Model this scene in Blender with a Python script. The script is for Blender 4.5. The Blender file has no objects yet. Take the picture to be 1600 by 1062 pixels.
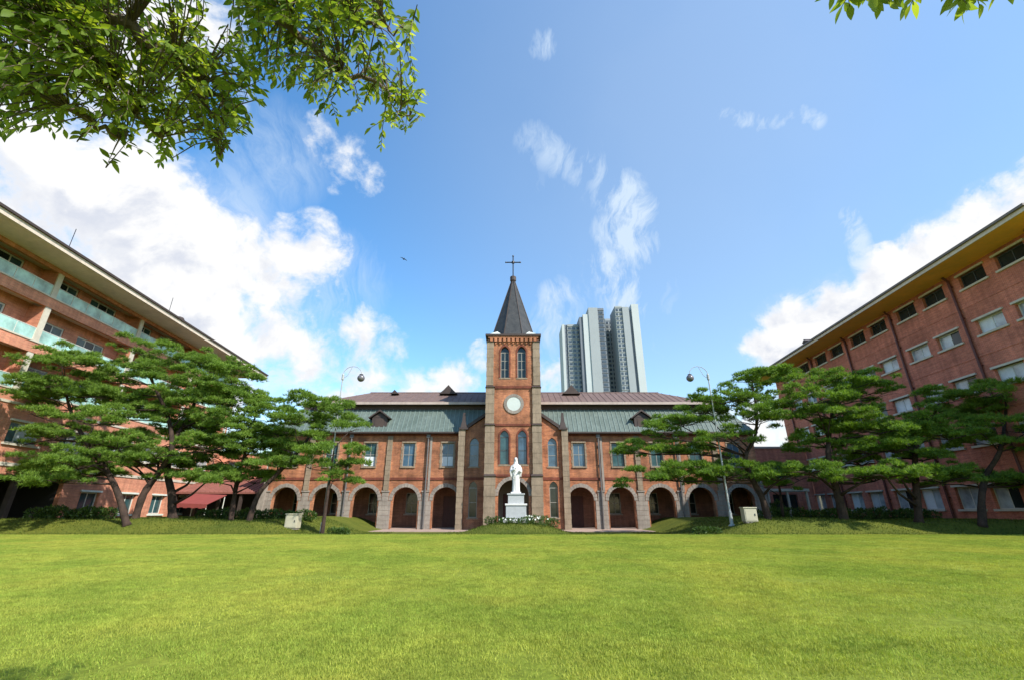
import bpy, math, random
import numpy as np
from mathutils import Vector, Matrix, noise as mnoise
random.seed(7)
rng = np.random.default_rng(11)
scene = bpy.context.scene
COL = scene.collection

# ------------------------------------------------------------------ camera
CAM_H = 1.6
PITCH = math.radians(20.9)
FPX = 700.0
cam_d = bpy.data.cameras.new('camera')
cam_d.sensor_width = 36.0
cam_d.lens = FPX / 1600.0 * 36.0
cam_d.clip_end = 6000.0
cam_d.clip_start = 0.05
cam = bpy.data.objects.new('camera', cam_d)
cam.location = (0, 0, CAM_H)
cam.rotation_euler = (math.radians(90) + PITCH, 0, 0)
COL.objects.link(cam)
scene.camera = cam

# ------------------------------------------------------------------ sun, exposure
SUN_EL = math.radians(41)
SUN_DIR = Vector((0.76, -0.65, 0)).normalized() * math.cos(SUN_EL) + Vector((0, 0, math.sin(SUN_EL)))
sun_d = bpy.data.lights.new('sun', 'SUN')
sun_d.energy = 4.0
sun_d.angle = math.radians(0.6)
sun_d.color = (1.0, 0.95, 0.86)
sun = bpy.data.objects.new('sun', sun_d)
sun.rotation_euler = SUN_DIR.to_track_quat('Z', 'Y').to_euler()
sun.location = (30, -20, 60)
COL.objects.link(sun)
scene.view_settings.view_transform = 'Standard'
scene.view_settings.look = 'None'
scene.view_settings.gamma = 1.0
scene.view_settings.exposure = 0.85
scene.view_settings.use_curve_mapping = False


def ray(x, y):
    """direction of a pixel of the 1600 px photograph, in world axes"""
    u = 531 - y
    c, s = math.cos(PITCH), math.sin(PITCH)
    return Vector((x - 800, FPX * c - u * s, FPX * s + u * c))


def at(x, y, Y):
    r = ray(x, y)
    t = Y / r.y
    return Vector((r.x * t, Y, CAM_H + r.z * t))


# ------------------------------------------------------------------ node helper
class NT:
    def __init__(self, tree):
        self.t = tree
        tree.nodes.clear()

    def n(self, typ, **kw):
        nd = self.t.nodes.new(typ)
        for k, v in kw.items():
            setattr(nd, k, v)
        return nd

    def put(self, sock, v):
        if isinstance(v, bpy.types.NodeSocket):
            self.t.links.new(v, sock)
        elif v is not None:
            sock.default_value = v

    def math(self, op, a, b=None, c=None, clamp=False):
        nd = self.n('ShaderNodeMath', operation=op, use_clamp=clamp)
        self.put(nd.inputs[0], a)
        if b is not None: self.put(nd.inputs[1], b)
        if c is not None: self.put(nd.inputs[2], c)
        return nd.outputs[0]

    def vmath(self, op, a, b=None, scale=None):
        nd = self.n('ShaderNodeVectorMath', operation=op)
        self.put(nd.inputs[0], a)
        if b is not None: self.put(nd.inputs[1], b)
        if scale is not None: self.put(nd.inputs[3], scale)
        return nd.outputs['Value'] if op in ('DOT_PRODUCT', 'LENGTH') else nd.outputs[0]

    def maprange(self, v, a, b, c=0.0, d=1.0, smooth=False):
        nd = self.n('ShaderNodeMapRange')
        nd.clamp = True
        if smooth: nd.interpolation_type = 'SMOOTHSTEP'
        self.put(nd.inputs[0], v)
        for i, q in enumerate((a, b, c, d)):
            self.put(nd.inputs[1 + i], q)
        return nd.outputs[0]

    def noise(self, vec, scale, detail=4, rough=0.55, dist=0.0):
        nd = self.n('ShaderNodeTexNoise')
        self.put(nd.inputs['Vector'], vec)
        nd.inputs['Scale'].default_value = scale
        nd.inputs['Detail'].default_value = detail
        nd.inputs['Roughness'].default_value = rough
        nd.inputs['Distortion'].default_value = dist
        return nd.outputs['Fac']

    def mix(self, f, a, b, blend='MIX'):
        nd = self.n('ShaderNodeMix', data_type='RGBA', blend_type=blend)
        self.put(nd.inputs[0], f)
        self.put(nd.inputs[6], a)
        self.put(nd.inputs[7], b)
        return nd.outputs[2]


def rgba(c, k=1.0):
    return (min(c[0] * k, 1), min(c[1] * k, 1), min(c[2] * k, 1), 1)


# ------------------------------------------------------------------ sky
world = bpy.data.worlds.new('World')
scene.world = world
world.use_nodes = True
W = NT(world.node_tree)
sky = W.n('ShaderNodeTexSky', sky_type='NISHITA')
sky.sun_disc = False
sky.sun_elevation = SUN_EL
sky.sun_rotation = math.atan2(SUN_DIR.x, SUN_DIR.y)
sky.air_density = 1.25
sky.dust_density = 0.35
sky.ozone_density = 2.2
hs = W.n('ShaderNodeHueSaturation')
hs.inputs['Saturation'].default_value = 1.3
W.put(hs.inputs['Color'], sky.outputs[0])
bg_sky = W.n('ShaderNodeBackground')
W.put(bg_sky.inputs[0], hs.outputs[0])
bg_sky.inputs[1].default_value = 0.148
D = W.n('ShaderNodeTexCoord').outputs['Generated']


def pxang(x, y, r):
    a = ray(x, y).normalized()
    b = ray(x + r, y).normalized()
    c = ray(x, y + r).normalized()
    return 0.5 * (a.angle(b) + a.angle(c))


def blobs(items, soft_in=0.0, soft_out=1.65):
    tot = None
    for (x, y, r, w) in items:
        c = ray(x, y).normalized()
        an = pxang(x, y, r)
        d = W.vmath('DOT_PRODUCT', D, tuple(c))
        b = W.maprange(d, math.cos(an * soft_out), math.cos(an * soft_in), 0.0, w)
        tot = b if tot is None else W.math('MAXIMUM', tot, b)
    return tot


def streak(pts, r0, r1, w):
    out = []
    n = len(pts)
    for i in range(n - 1):
        (xa, ya), (xb, yb) = pts[i], pts[i + 1]
        L = math.hypot(xb - xa, yb - ya)
        k = max(1, int(L / (0.9 * r0)))
        for j in range(k):
            t = j / k
            T = (i + t) / (n - 1)
            out.append((xa + (xb - xa) * t, ya + (yb - ya) * t, r0 + (r1 - r0) * T, w))
    return out


cum = [(60, 290, 120, 1), (170, 320, 120, 1), (270, 400, 120, 1), (370, 450, 90, .95), (440, 425, 66, .82), (492, 385, 44, .60),
       (420, 545, 110, 1), (300, 540, 150, 1), (555, 535, 46, .84), (612, 533, 32, .78), (100, 440, 170, 1),
       (170, 60, 150, .85), (320, 30, 60, .7), (-150, 250, 220, 1), (530, 505, 32, .7),
       (1570, 350, 66, 1.05), (1490, 405, 66, 1.05), (1400, 455, 62, 1.05), (1320, 490, 56, 1.05), (1250, 520, 56, 1.05),
       (1205, 548, 42, 1), (1600, 430, 120, 1.1), (1370, 560, 110, 1.1), (1750, 330, 130, 1.1),
       (535, 252, 40, .56), (580, 277, 30, .66), (506, 208, 28, .54), 
       
       (865, 590, 34, .75), (1225, 680, 75, .95), (700, 606, 40, .66), (640, 606, 36, .64), (756, 557, 22, .5), (560, 600, 70, .66)]
m = blobs(cum)
wv = W.n('ShaderNodeTexNoise')
W.put(wv.inputs['Vector'], D)
wv.inputs['Scale'].default_value = 6.0
wv.inputs['Detail'].default_value = 3
DW = W.vmath('ADD', D, W.vmath('SCALE', W.vmath('SUBTRACT', wv.outputs['Color'], (0.5, 0.5, 0.5)), scale=0.06))
n1 = W.noise(DW, 5.0, 9, 0.60, 0.15)
n2 = W.noise(DW, 15.0, 8, 0.62, 0.25)
fb = W.math('ADD', W.math('MULTIPLY', n1, 0.62), W.math('MULTIPLY', n2, 0.38))
dens = W.math('ADD', m, W.math('MULTIPLY', W.math('SUBTRACT', fb, 0.5), 3.9))
dens = W.math('MULTIPLY', dens, W.maprange(m, 0.0, 0.22))
# scattered fair-weather clouds carry on all round the sky, where the photograph does not look
back = W.math('MULTIPLY', W.maprange(W.vmath('DOT_PRODUCT', D, (0, 1, 0)), 0.15, -0.25), W.maprange(n1, 0.52, 0.68, 0, 0.75))
dens = W.math('MAXIMUM', dens, back)
a_cum = W.maprange(dens, 0.20, 0.86, 0, 1, True)
# thin cirrus: fine streaks drawn out along one direction of the sky
sv = W.n('ShaderNodeMapping')
sv.inputs['Rotation'].default_value = (0.0, 0.50, 0.1)
sv.inputs['Scale'].default_value = (30, 9, 8)
DS = W.vmath('ADD', D, W.vmath('SCALE', W.vmath('SUBTRACT', wv.outputs['Color'], (0.5, 0.5, 0.5)), scale=0.13))
W.put(sv.inputs[0], DS)
n3 = W.noise(sv.outputs[0], 1.0, 9, 0.68, 0.0)
cir = (streak([(835, 222), (880, 250), (945, 275), (970, 310)], 26, 32, .42)
       + streak([(970, 310), (985, 335), (968, 360), (985, 385), (955, 415)], 34, 32, .72)
       + streak([(955, 415), (962, 440), (975, 465), (1000, 480)], 28, 34, .68)
       + streak([(872, 465), (866, 520), (862, 560)], 26, 38, .55)
       + streak([(1328, 335), (1338, 375), (1352, 425)], 13, 18, .75)
       + streak([(1136, 180), (1190, 194), (1250, 178), (1290, 196)], 13, 13, .48)
       + [(850, 70, 20, .5), (838, 80, 12, .5), (975, 478, 110, .3), (360, 330, 60, .35), (430, 245, 60, .3), (520, 440, 60, .3), (900, 260, 90, .22), (1030, 300, 90, .16)])
c_m = blobs(cir, 0.0, 1.75)
a_cir = W.math('MULTIPLY', W.math('POWER', c_m, 1.05), W.maprange(n3, 0.30, 0.62, 0.05, 1.9), clamp=True)
# broad thin veil, thickening towards the sun
veil = W.math('MULTIPLY', W.maprange(W.vmath('DOT_PRODUCT', D, tuple(ray(1750, 60).normalized())), 0.15, 1.0, 0, 0.38, True),
              W.maprange(W.noise(D, 2.0, 5, 0.5), 0.2, 0.6, 0.75, 1.0))
low = W.maprange(W.vmath('DOT_PRODUCT', D, (0, 0, 1)), 0.0, 0.42, 0.24, 0.0, True)
alpha = W.math('MAXIMUM', W.math('MAXIMUM', a_cum, W.math('MULTIPLY', a_cir, 0.92)), W.math('MAXIMUM', veil, low))
# grey bellies: denser cloud seen away from the sun side
sh = W.noise(W.vmath('ADD', DW, tuple(SUN_DIR * 0.05)), 5.0, 7, 0.6, 0.15)
shade = W.maprange(W.math('SUBTRACT', sh, n1), -0.05, 0.10, 0, 1, True)
shade = W.math('MULTIPLY', shade, W.maprange(dens, 0.5, 1.1, 0.1, 0.95))
ccol = W.mix(shade, (1, 1, 1, 1), (0.70, 0.74, 0.84, 1))
ccol = W.mix(a_cum, (0.70, 0.84, 1.0, 1), ccol)
bg_cl = W.n('ShaderNodeBackground')
W.put(bg_cl.inputs[0], ccol)
bg_cl.inputs[1].default_value = 0.575
mx = W.n('ShaderNodeMixShader')
W.put(mx.inputs[0], alpha)
W.put(mx.inputs[1], bg_sky.outputs[0])
W.put(mx.inputs[2], bg_cl.outputs[0])
wo = W.n('ShaderNodeOutputWorld')
W.put(wo.inputs[0], mx.outputs[0])


# ------------------------------------------------------------------ materials
def mat_plain(name, c, rough=0.75, var=0.18, scale=2.5, bump=0.15, bscale=None, metal=0.0, spec=0.3, tint=None, streaks=0.0):
    m = bpy.data.materials.new(name)
    m.use_nodes = True
    T = NT(m.node_tree)
    co = T.n('ShaderNodeNewGeometry').outputs['Position']
    f1 = T.noise(co, scale, 5, 0.6)
    f2 = T.noise(co, scale * 7, 3, 0.6)
    f = T.math('ADD', T.math('MULTIPLY', f1, 0.65), T.math('MULTIPLY', f2, 0.35))
    f = T.maprange(f, 0.3, 0.7)
    colr = T.mix(f, rgba(c, 1 - var), rgba(tint if tint else c, 1 + var))
    if streaks:
        mp = T.n('ShaderNodeMapping')
        mp.inputs['Scale'].default_value = (3.0, 3.0, 0.25)
        T.put(mp.inputs[0], co)
        s = T.maprange(T.noise(mp.outputs[0], 1.5, 5, 0.6), 0.45, 0.7, 0, streaks)
        colr = T.mix(s, colr, rgba(c, 0.45))
    b = T.n('ShaderNodeBsdfPrincipled')
    T.put(b.inputs['Base Color'], colr)
    T.put(b.inputs['Roughness'], T.maprange(f2, 0.2, 0.8, max(rough - 0.08, 0.02), min(rough + 0.08, 1)))
    b.inputs['Metallic'].default_value = metal
    b.inputs['Specular IOR Level'].default_value = spec
    if bump:
        bm = T.n('ShaderNodeBump')
        bm.inputs['Strength'].default_value = bump
        bm.inputs['Distance'].default_value = 0.02
        T.put(bm.inputs['Height'], T.noise(co, bscale or scale * 12, 4, 0.6))
        T.put(b.inputs['Normal'], bm.outputs[0])
    o = T.n('ShaderNodeOutputMaterial')
    T.put(o.inputs[0], b.outputs[0])
    return m


def mat_brick(name, c1, c2, mortar, bw=0.215, bh=0.072, var=0.35):
    m = bpy.data.materials.new(name)
    m.use_nodes = True
    T = NT(m.node_tree)
    uv = T.n('ShaderNodeTexCoord').outputs['UV']
    pos = T.n('ShaderNodeNewGeometry').outputs['Position']
    br = T.n('ShaderNodeTexBrick')
    T.put(br.inputs['Vector'], uv)
    br.inputs['Color1'].default_value = rgba(c1)
    br.inputs['Color2'].default_value = rgba(c2)
    br.inputs['Mortar'].default_value = rgba(mortar)
    br.inputs['Scale'].default_value = 1.0
    br.inputs['Brick Width'].default_value = bw
    br.inputs['Row Height'].default_value = bh
    br.inputs['Mortar Size'].default_value = 0.008
    br.inputs['Mortar Smooth'].default_value = 0.2
    br.inputs['Bias'].default_value = -0.1
    # patches of darker and paler firings, course bands and rain streaks
    p1 = T.maprange(T.noise(pos, 0.7, 6, 0.65), 0.32, 0.7, 1 - var, 1 + var * 0.7)
    mp = T.n('ShaderNodeMapping')
    mp.inputs['Scale'].default_value = (2.2, 2.2, 0.22)
    T.put(mp.inputs[0], pos)
    p2 = T.maprange(T.noise(mp.outputs[0], 1.6, 5, 0.6), 0.3, 0.75, 1.14, 0.74)
    mp2 = T.n('ShaderNodeMapping')
    mp2.inputs['Scale'].default_value = (0.35, 0.35, 6)
    T.put(mp2.inputs[0], pos)
    p3 = T.maprange(T.noise(mp2.outputs[0], 1.3, 3, 0.6), 0.3, 0.7, 0.84, 1.14)
    k = T.math('MULTIPLY', T.math('MULTIPLY', p1, p2), p3)
    cc = T.n('ShaderNodeCombineXYZ')
    for i in range(3): T.put(cc.inputs[i], k)
    colr = T.mix(1.0, br.outputs['Color'], cc.outputs[0], 'MULTIPLY')
    b = T.n('ShaderNodeBsdfPrincipled')
    T.put(b.inputs['Base Color'], colr)
    b.inputs['Roughness'].default_value = 0.85
    b.inputs['Specular IOR Level'].default_value = 0.2
    bm = T.n('ShaderNodeBump')
    bm.inputs['Strength'].default_value = 0.5
    bm.inputs['Distance'].default_value = 0.01
    T.put(bm.inputs['Height'], T.math('SUBTRACT', T.math('MULTIPLY', T.noise(pos, 60, 3), 0.4), br.outputs['Fac']))
    T.put(b.inputs['Normal'], bm.outputs[0])
    o = T.n('ShaderNodeOutputMaterial')
    T.put(o.inputs[0], b.outputs[0])
    return m


def mat_glass(name, c, rough=0.06, spec=0.6, wave=0.15):
    m = bpy.data.materials.new(name)
    m.use_nodes = True
    T = NT(m.node_tree)
    pos = T.n('ShaderNodeNewGeometry').outputs['Position']
    b = T.n('ShaderNodeBsdfPrincipled')
    f = T.maprange(T.noise(pos, 0.9, 4, 0.6), 0.3, 0.7)
    T.put(b.inputs['Base Color'], T.mix(f, rgba(c, 0.55), rgba(c, 1.5)))
    b.inputs['Roughness'].default_value = rough
    b.inputs['Specular IOR Level'].default_value = spec
    b.inputs['Coat Weight'].default_value = 0.12
    b.inputs['Coat Roughness'].default_value = 0.02
    bm = T.n('ShaderNodeBump')
    bm.inputs['Strength'].default_value = wave
    bm.inputs['Distance'].default_value = 0.02
    T.put(bm.inputs['Height'], T.noise(pos, 2.0, 2))
    T.put(b.inputs['Normal'], bm.outputs[0])
    o = T.n('ShaderNodeOutputMaterial')
    T.put(o.inputs[0], b.outputs[0])
    return m


def mat_leaf(name, ca, cb, cc, trans=0.45, rough=0.5, tr_tint=(1.6, 1.5, 0.5), patch=0.6, spec=0.3, dry=None, mott=False):
    m = bpy.data.materials.new(name)
    m.use_nodes = True
    T = NT(m.node_tree)
    g = T.n('ShaderNodeNewGeometry')
    rnd = g.outputs['Random Per Island']
    pn = T.noise(g.outputs['Position'], patch, 4, 0.6)
    f = T.math('ADD', T.math('MULTIPLY', rnd, 0.6), T.math('MULTIPLY', T.maprange(pn, 0.3, 0.7), 0.4))
    r = T.n('ShaderNodeValToRGB')
    r.color_ramp.elements[0].position = 0.1
    r.color_ramp.elements[0].color = rgba(ca)
    r.color_ramp.elements[1].position = 0.9
    r.color_ramp.elements[1].color = rgba(cc)
    e = r.color_ramp.elements.new(0.5)
    e.color = rgba(cb)
    T.put(r.inputs[0], f)
    col = r.outputs[0]
    if dry:
        dn = T.maprange(T.noise(g.outputs['Position'], 0.35, 5, 0.65), 0.42, 0.68, 0, 0.75)
        dn = T.math('ADD', T.math('MULTIPLY', dn, 0.8), T.maprange(rnd, 0.86, 0.9, 0, 0.4), clamp=True)
        col = T.mix(dn, col, rgba(dry))
    if mott:
        # tussocks: darker and paler tufts a hand's breadth across, and mown drifts metres across
        k = T.math('MULTIPLY', T.maprange(T.noise(g.outputs['Position'], 5.5, 4, 0.7), 0.34, 0.66, 0.72, 1.18), T.maprange(T.noise(g.outputs['Position'], 1.3, 3, 0.6), 0.3, 0.7, 0.88, 1.08))
        cc_ = T.n('ShaderNodeCombineXYZ')
        for i in range(3): T.put(cc_.inputs[i], k)
        col = T.mix(1.0, col, cc_.outputs[0], 'MULTIPLY')
    b = T.n('ShaderNodeBsdfPrincipled')
    T.put(b.inputs['Base Color'], col)
    b.inputs['Roughness'].default_value = rough
    b.inputs['Specular IOR Level'].default_value = spec
    t = T.n('ShaderNodeBsdfTranslucent')
    T.put(t.inputs[0], T.mix(1.0, col, rgba((min(tr_tint[0], 9), tr_tint[1], tr_tint[2])) if max(tr_tint) <= 1 else (tr_tint[0], tr_tint[1], tr_tint[2], 1), 'MULTIPLY'))
    mx = T.n('ShaderNodeMixShader')
    mx.inputs[0].default_value = trans
    T.put(mx.inputs[1], b.outputs[0])
    T.put(mx.inputs[2], t.outputs[0])
    o = T.n('ShaderNodeOutputMaterial')
    T.put(o.inputs[0], mx.outputs[0])
    return m


M = {}
M['brick_church'] = mat_brick('church brick', (0.44, 0.162, 0.068), (0.29, 0.098, 0.048), (0.33, 0.23, 0.165), var=0.48)
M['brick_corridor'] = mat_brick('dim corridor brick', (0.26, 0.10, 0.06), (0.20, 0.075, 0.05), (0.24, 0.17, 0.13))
M['brick_dark'] = mat_brick('dark string course brick', (0.20, 0.05, 0.028), (0.14, 0.04, 0.025), (0.2, 0.1, 0.07))
M['brick_left'] = mat_brick('pale orange brick', (0.62, 0.24, 0.135), (0.52, 0.175, 0.105), (0.48, 0.32, 0.24), var=0.25)
M['brick_right'] = mat_brick('red residence brick', (0.56, 0.165, 0.10), (0.43, 0.115, 0.075), (0.46, 0.28, 0.21), var=0.28)
M['stone'] = mat_plain('buff grey stone', (0.255, 0.195, 0.135), 0.85, 0.32, 1.2, 0.3, 18, streaks=0.45)
M['stone_grey'] = mat_plain('grey render', (0.27, 0.23, 0.195), 0.9, 0.3, 1.0, 0.25, 16, streaks=0.5)
M['stone_light'] = mat_plain('pale stone trim', (0.50, 0.46, 0.38), 0.8, 0.15, 2.0, 0.2)
M['dark_trim'] = mat_plain('dark coping', (0.055, 0.04, 0.035), 0.6, 0.25, 2.0, 0.2)
M['green_roof'] = mat_plain('verdigris roof sheet', (0.088, 0.122, 0.10), 0.5, 0.22, 0.8, 0.08, tint=(0.125, 0.155, 0.138), streaks=0.35)
M['green_seam'] = mat_plain('verdigris seam', (0.16, 0.21, 0.19), 0.5, 0.2, 2.0, 0.05)
M['brown_roof'] = mat_plain('brown tile roof', (0.15, 0.10, 0.085), 0.75, 0.25, 1.5, 0.4, 9, streaks=0.3)
M['fascia'] = mat_plain('pale fascia', (0.42, 0.34, 0.29), 0.6, 0.15, 1.0, 0.05, streaks=0.3)
M['soffit_dark'] = mat_plain('dark soffit', (0.07, 0.05, 0.042), 0.8, 0.2, 2.0, 0.1)
M['spire'] = mat_plain('dark slate', (0.026, 0.031, 0.036), 0.55, 0.35, 1.8, 0.35, 12, tint=(0.046, 0.046, 0.045), streaks=0.4)
M['white_metal'] = mat_plain('white flashing', (0.62, 0.66, 0.6), 0.5, 0.12, 3.0, 0.05)
M['iron'] = mat_plain('dark iron', (0.03, 0.03, 0.035), 0.45, 0.3, 5.0, 0.1, metal=0.4)
M['frame_pale'] = mat_plain('pale window frame', (0.55, 0.55, 0.5), 0.5, 0.1, 4.0, 0.0)
M['frame_mid'] = mat_plain('weathered grey window frame', (0.26, 0.25, 0.22), 0.6, 0.2, 4.0, 0.0)
M['frame_dark'] = mat_plain('dark window frame', (0.06, 0.065, 0.065), 0.5, 0.2, 4.0, 0.0)
M['glass_teal'] = mat_glass('teal window glass', (0.036, 0.08, 0.085), 0.12, 0.45)
M['glass_blue'] = mat_glass('bluish lancet glass', (0.05, 0.095, 0.14), 0.15)
M['glass_dark'] = mat_glass('dark window glass', (0.016, 0.024, 0.024), 0.1, 0.35)
M['glass_rail'] = mat_glass('pale green rail glass', (0.30, 0.50, 0.46), 0.12, 0.5, 0.05)
M['blind'] = mat_plain('white blind', (0.62, 0.65, 0.66), 0.85, 0.12, 3.0, 0.1)
M['curtain'] = mat_glass('curtained pane', (0.34, 0.38, 0.40), 0.15, 0.6)
M['door'] = mat_plain('dark red timber', (0.085, 0.022, 0.016), 0.5, 0.25, 3.0, 0.15)
M['plaster'] = mat_plain('arcade plaster', (0.22, 0.18, 0.145), 0.9, 0.15, 1.5, 0.1)
M['pipe'] = mat_plain('grey downpipe', (0.13, 0.12, 0.115), 0.45, 0.2, 3.0, 0.05)
M['pipe_red'] = mat_plain('maroon downpipe', (0.10, 0.028, 0.024), 0.45, 0.2, 3.0, 0.05)
M['clock'] = mat_plain('white dial', (0.50, 0.54, 0.50), 0.5, 0.08, 2.0, 0.0)
M['marble'] = mat_plain('white marble', (0.60, 0.585, 0.56), 0.55, 0.06, 3.0, 0.1)
M['pedestal'] = mat_plain('pale granite', (0.36, 0.37, 0.37), 0.6, 0.14, 6.0, 0.1)
M['soffit_wood'] = mat_plain('ochre timber soffit', (0.80, 0.44, 0.09), 0.6, 0.22, 0.7, 0.15, tint=(0.74, 0.36, 0.07))
M['soffit_grey'] = mat_plain('taupe soffit', (0.60, 0.49, 0.43), 0.8, 0.2, 0.6, 0.1)
M['fascia_light'] = mat_plain('cream fascia', (0.60, 0.51, 0.42), 0.6, 0.12, 0.8, 0.05, streaks=0.3)
M['roof_sheet'] = mat_plain('grey brown roof sheet', (0.16, 0.13, 0.12), 0.6, 0.2, 1.0, 0.1)
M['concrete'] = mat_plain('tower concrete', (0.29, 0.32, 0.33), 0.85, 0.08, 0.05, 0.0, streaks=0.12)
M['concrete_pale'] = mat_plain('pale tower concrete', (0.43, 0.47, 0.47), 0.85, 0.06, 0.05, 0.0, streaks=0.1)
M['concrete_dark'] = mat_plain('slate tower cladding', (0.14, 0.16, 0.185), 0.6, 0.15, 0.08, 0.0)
M['band_dark'] = mat_glass('tower window band', (0.055, 0.07, 0.085), 0.2, 0.5, 0.0)
M['red_roof'] = mat_plain('red brown roof tile', (0.22, 0.085, 0.065), 0.75, 0.25, 1.5, 0.3)
M['awning'] = mat_plain('red awning cloth', (0.22, 0.05, 0.045), 0.85, 0.15, 2.0, 0.1)
M['void'] = mat_plain('dark entrance lining', (0.022, 0.02, 0.02), 0.8, 0.3, 1.0, 0.0)  # near-black: the dark inside deep openings is put into the colour
M['cream_box'] = mat_plain('cream enamel', (0.42, 0.385, 0.28), 0.5, 0.12, 3.0, 0.05)
M['pole'] = mat_plain('grey pole', (0.34, 0.36, 0.36), 0.45, 0.15, 2.0, 0.05)
M['globe'] = mat_plain('smoked lamp globe', (0.13, 0.12, 0.13), 0.2, 0.15, 3.0, 0.0, spec=0.6)
M['bark_pine'] = mat_plain('pine bark', (0.024, 0.018, 0.014), 0.95, 0.5, 3.0, 1.0, 14, tint=(0.05, 0.031, 0.023))
M['bark'] = mat_plain('grey brown bark', (0.13, 0.10, 0.075), 0.9, 0.3, 9.0, 0.5, 60)
M['paving'] = mat_plain('pinkish paving', (0.36, 0.26, 0.21), 0.85, 0.18, 1.2, 0.2)
M['flower'] = mat_plain('white petal', (0.75, 0.75, 0.68), 0.7, 0.08, 6.0, 0.0)
M['bird'] = mat_plain('dark feather', (0.03, 0.03, 0.035), 0.7, 0.2, 6.0, 0.0)
M['pine'] = mat_leaf('pine needles', (0.055, 0.105, 0.02), (0.135, 0.23, 0.03), (0.25, 0.36, 0.055), 0.34, 0.6, (1.5, 1.6, 0.5), 0.8)
M['leaf'] = mat_leaf('broad leaves', (0.045, 0.095, 0.016), (0.135, 0.205, 0.034), (0.27, 0.33, 0.07), 0.52, 0.5, (2.2, 2.0, 0.6), 2.0, 0.3)
M['grass'] = mat_leaf('lawn blades', (0.19, 0.265, 0.04), (0.30, 0.38, 0.062), (0.415, 0.475, 0.10), 0.35, 0.7, (1.35, 1.3, 0.6), 0.35, 0.12, dry=(0.47, 0.43, 0.08), mott=True)
M['shaded_bank_grass'] = mat_leaf('shaded bank blades', (0.045, 0.07, 0.013), (0.085, 0.12, 0.018), (0.16, 0.18, 0.028), 0.3, 0.65, (1.3, 1.3, 0.5), 0.7, 0.15)  # darker than the lawn: tree shade put into the blade colour
M['shrub'] = mat_leaf('shrub leaves', (0.022, 0.05, 0.012), (0.05, 0.095, 0.018), (0.09, 0.15, 0.025), 0.3, 0.5, (1.4, 1.4, 0.5), 1.5)


def ground_mat(name, ca, cb):
    m = bpy.data.materials.new(name)
    m.use_nodes = True
    T = NT(m.node_tree)
    pos = T.n('ShaderNodeNewGeometry').outputs['Position']
    f = T.maprange(T.noise(pos, 0.5, 6, 0.65), 0.3, 0.7)
    c = T.mix(f, rgba(ca), rgba(cb))
    g = T.maprange(T.noise(pos, 9.0, 4, 0.7), 0.3, 0.7, 0.6, 1.15)
    cc = T.n('ShaderNodeCombineXYZ')
    for i in range(3): T.put(cc.inputs[i], g)
    c = T.mix(1.0, c, cc.outputs[0], 'MULTIPLY')
    b = T.n('ShaderNodeBsdfPrincipled')
    T.put(b.inputs['Base Color'], c)
    b.inputs['Roughness'].default_value = 0.95
    b.inputs['Specular IOR Level'].default_value = 0.1
    bm = T.n('ShaderNodeBump')
    bm.inputs['Strength'].default_value = 0.7
    bm.inputs['Distance'].default_value = 0.04
    T.put(bm.inputs['Height'], T.noise(pos, 22, 5, 0.7))
    T.put(b.inputs['Normal'], bm.outputs[0])
    o = T.n('ShaderNodeOutputMaterial')
    T.put(o.inputs[0], b.outputs[0])
    return m


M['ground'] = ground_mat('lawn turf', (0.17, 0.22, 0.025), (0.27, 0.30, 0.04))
M['shaded_bank_ground'] = ground_mat('shaded bank turf', (0.075, 0.10, 0.016), (0.15, 0.16, 0.025))  # tree shade on the banks put into a darker turf colour


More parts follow.
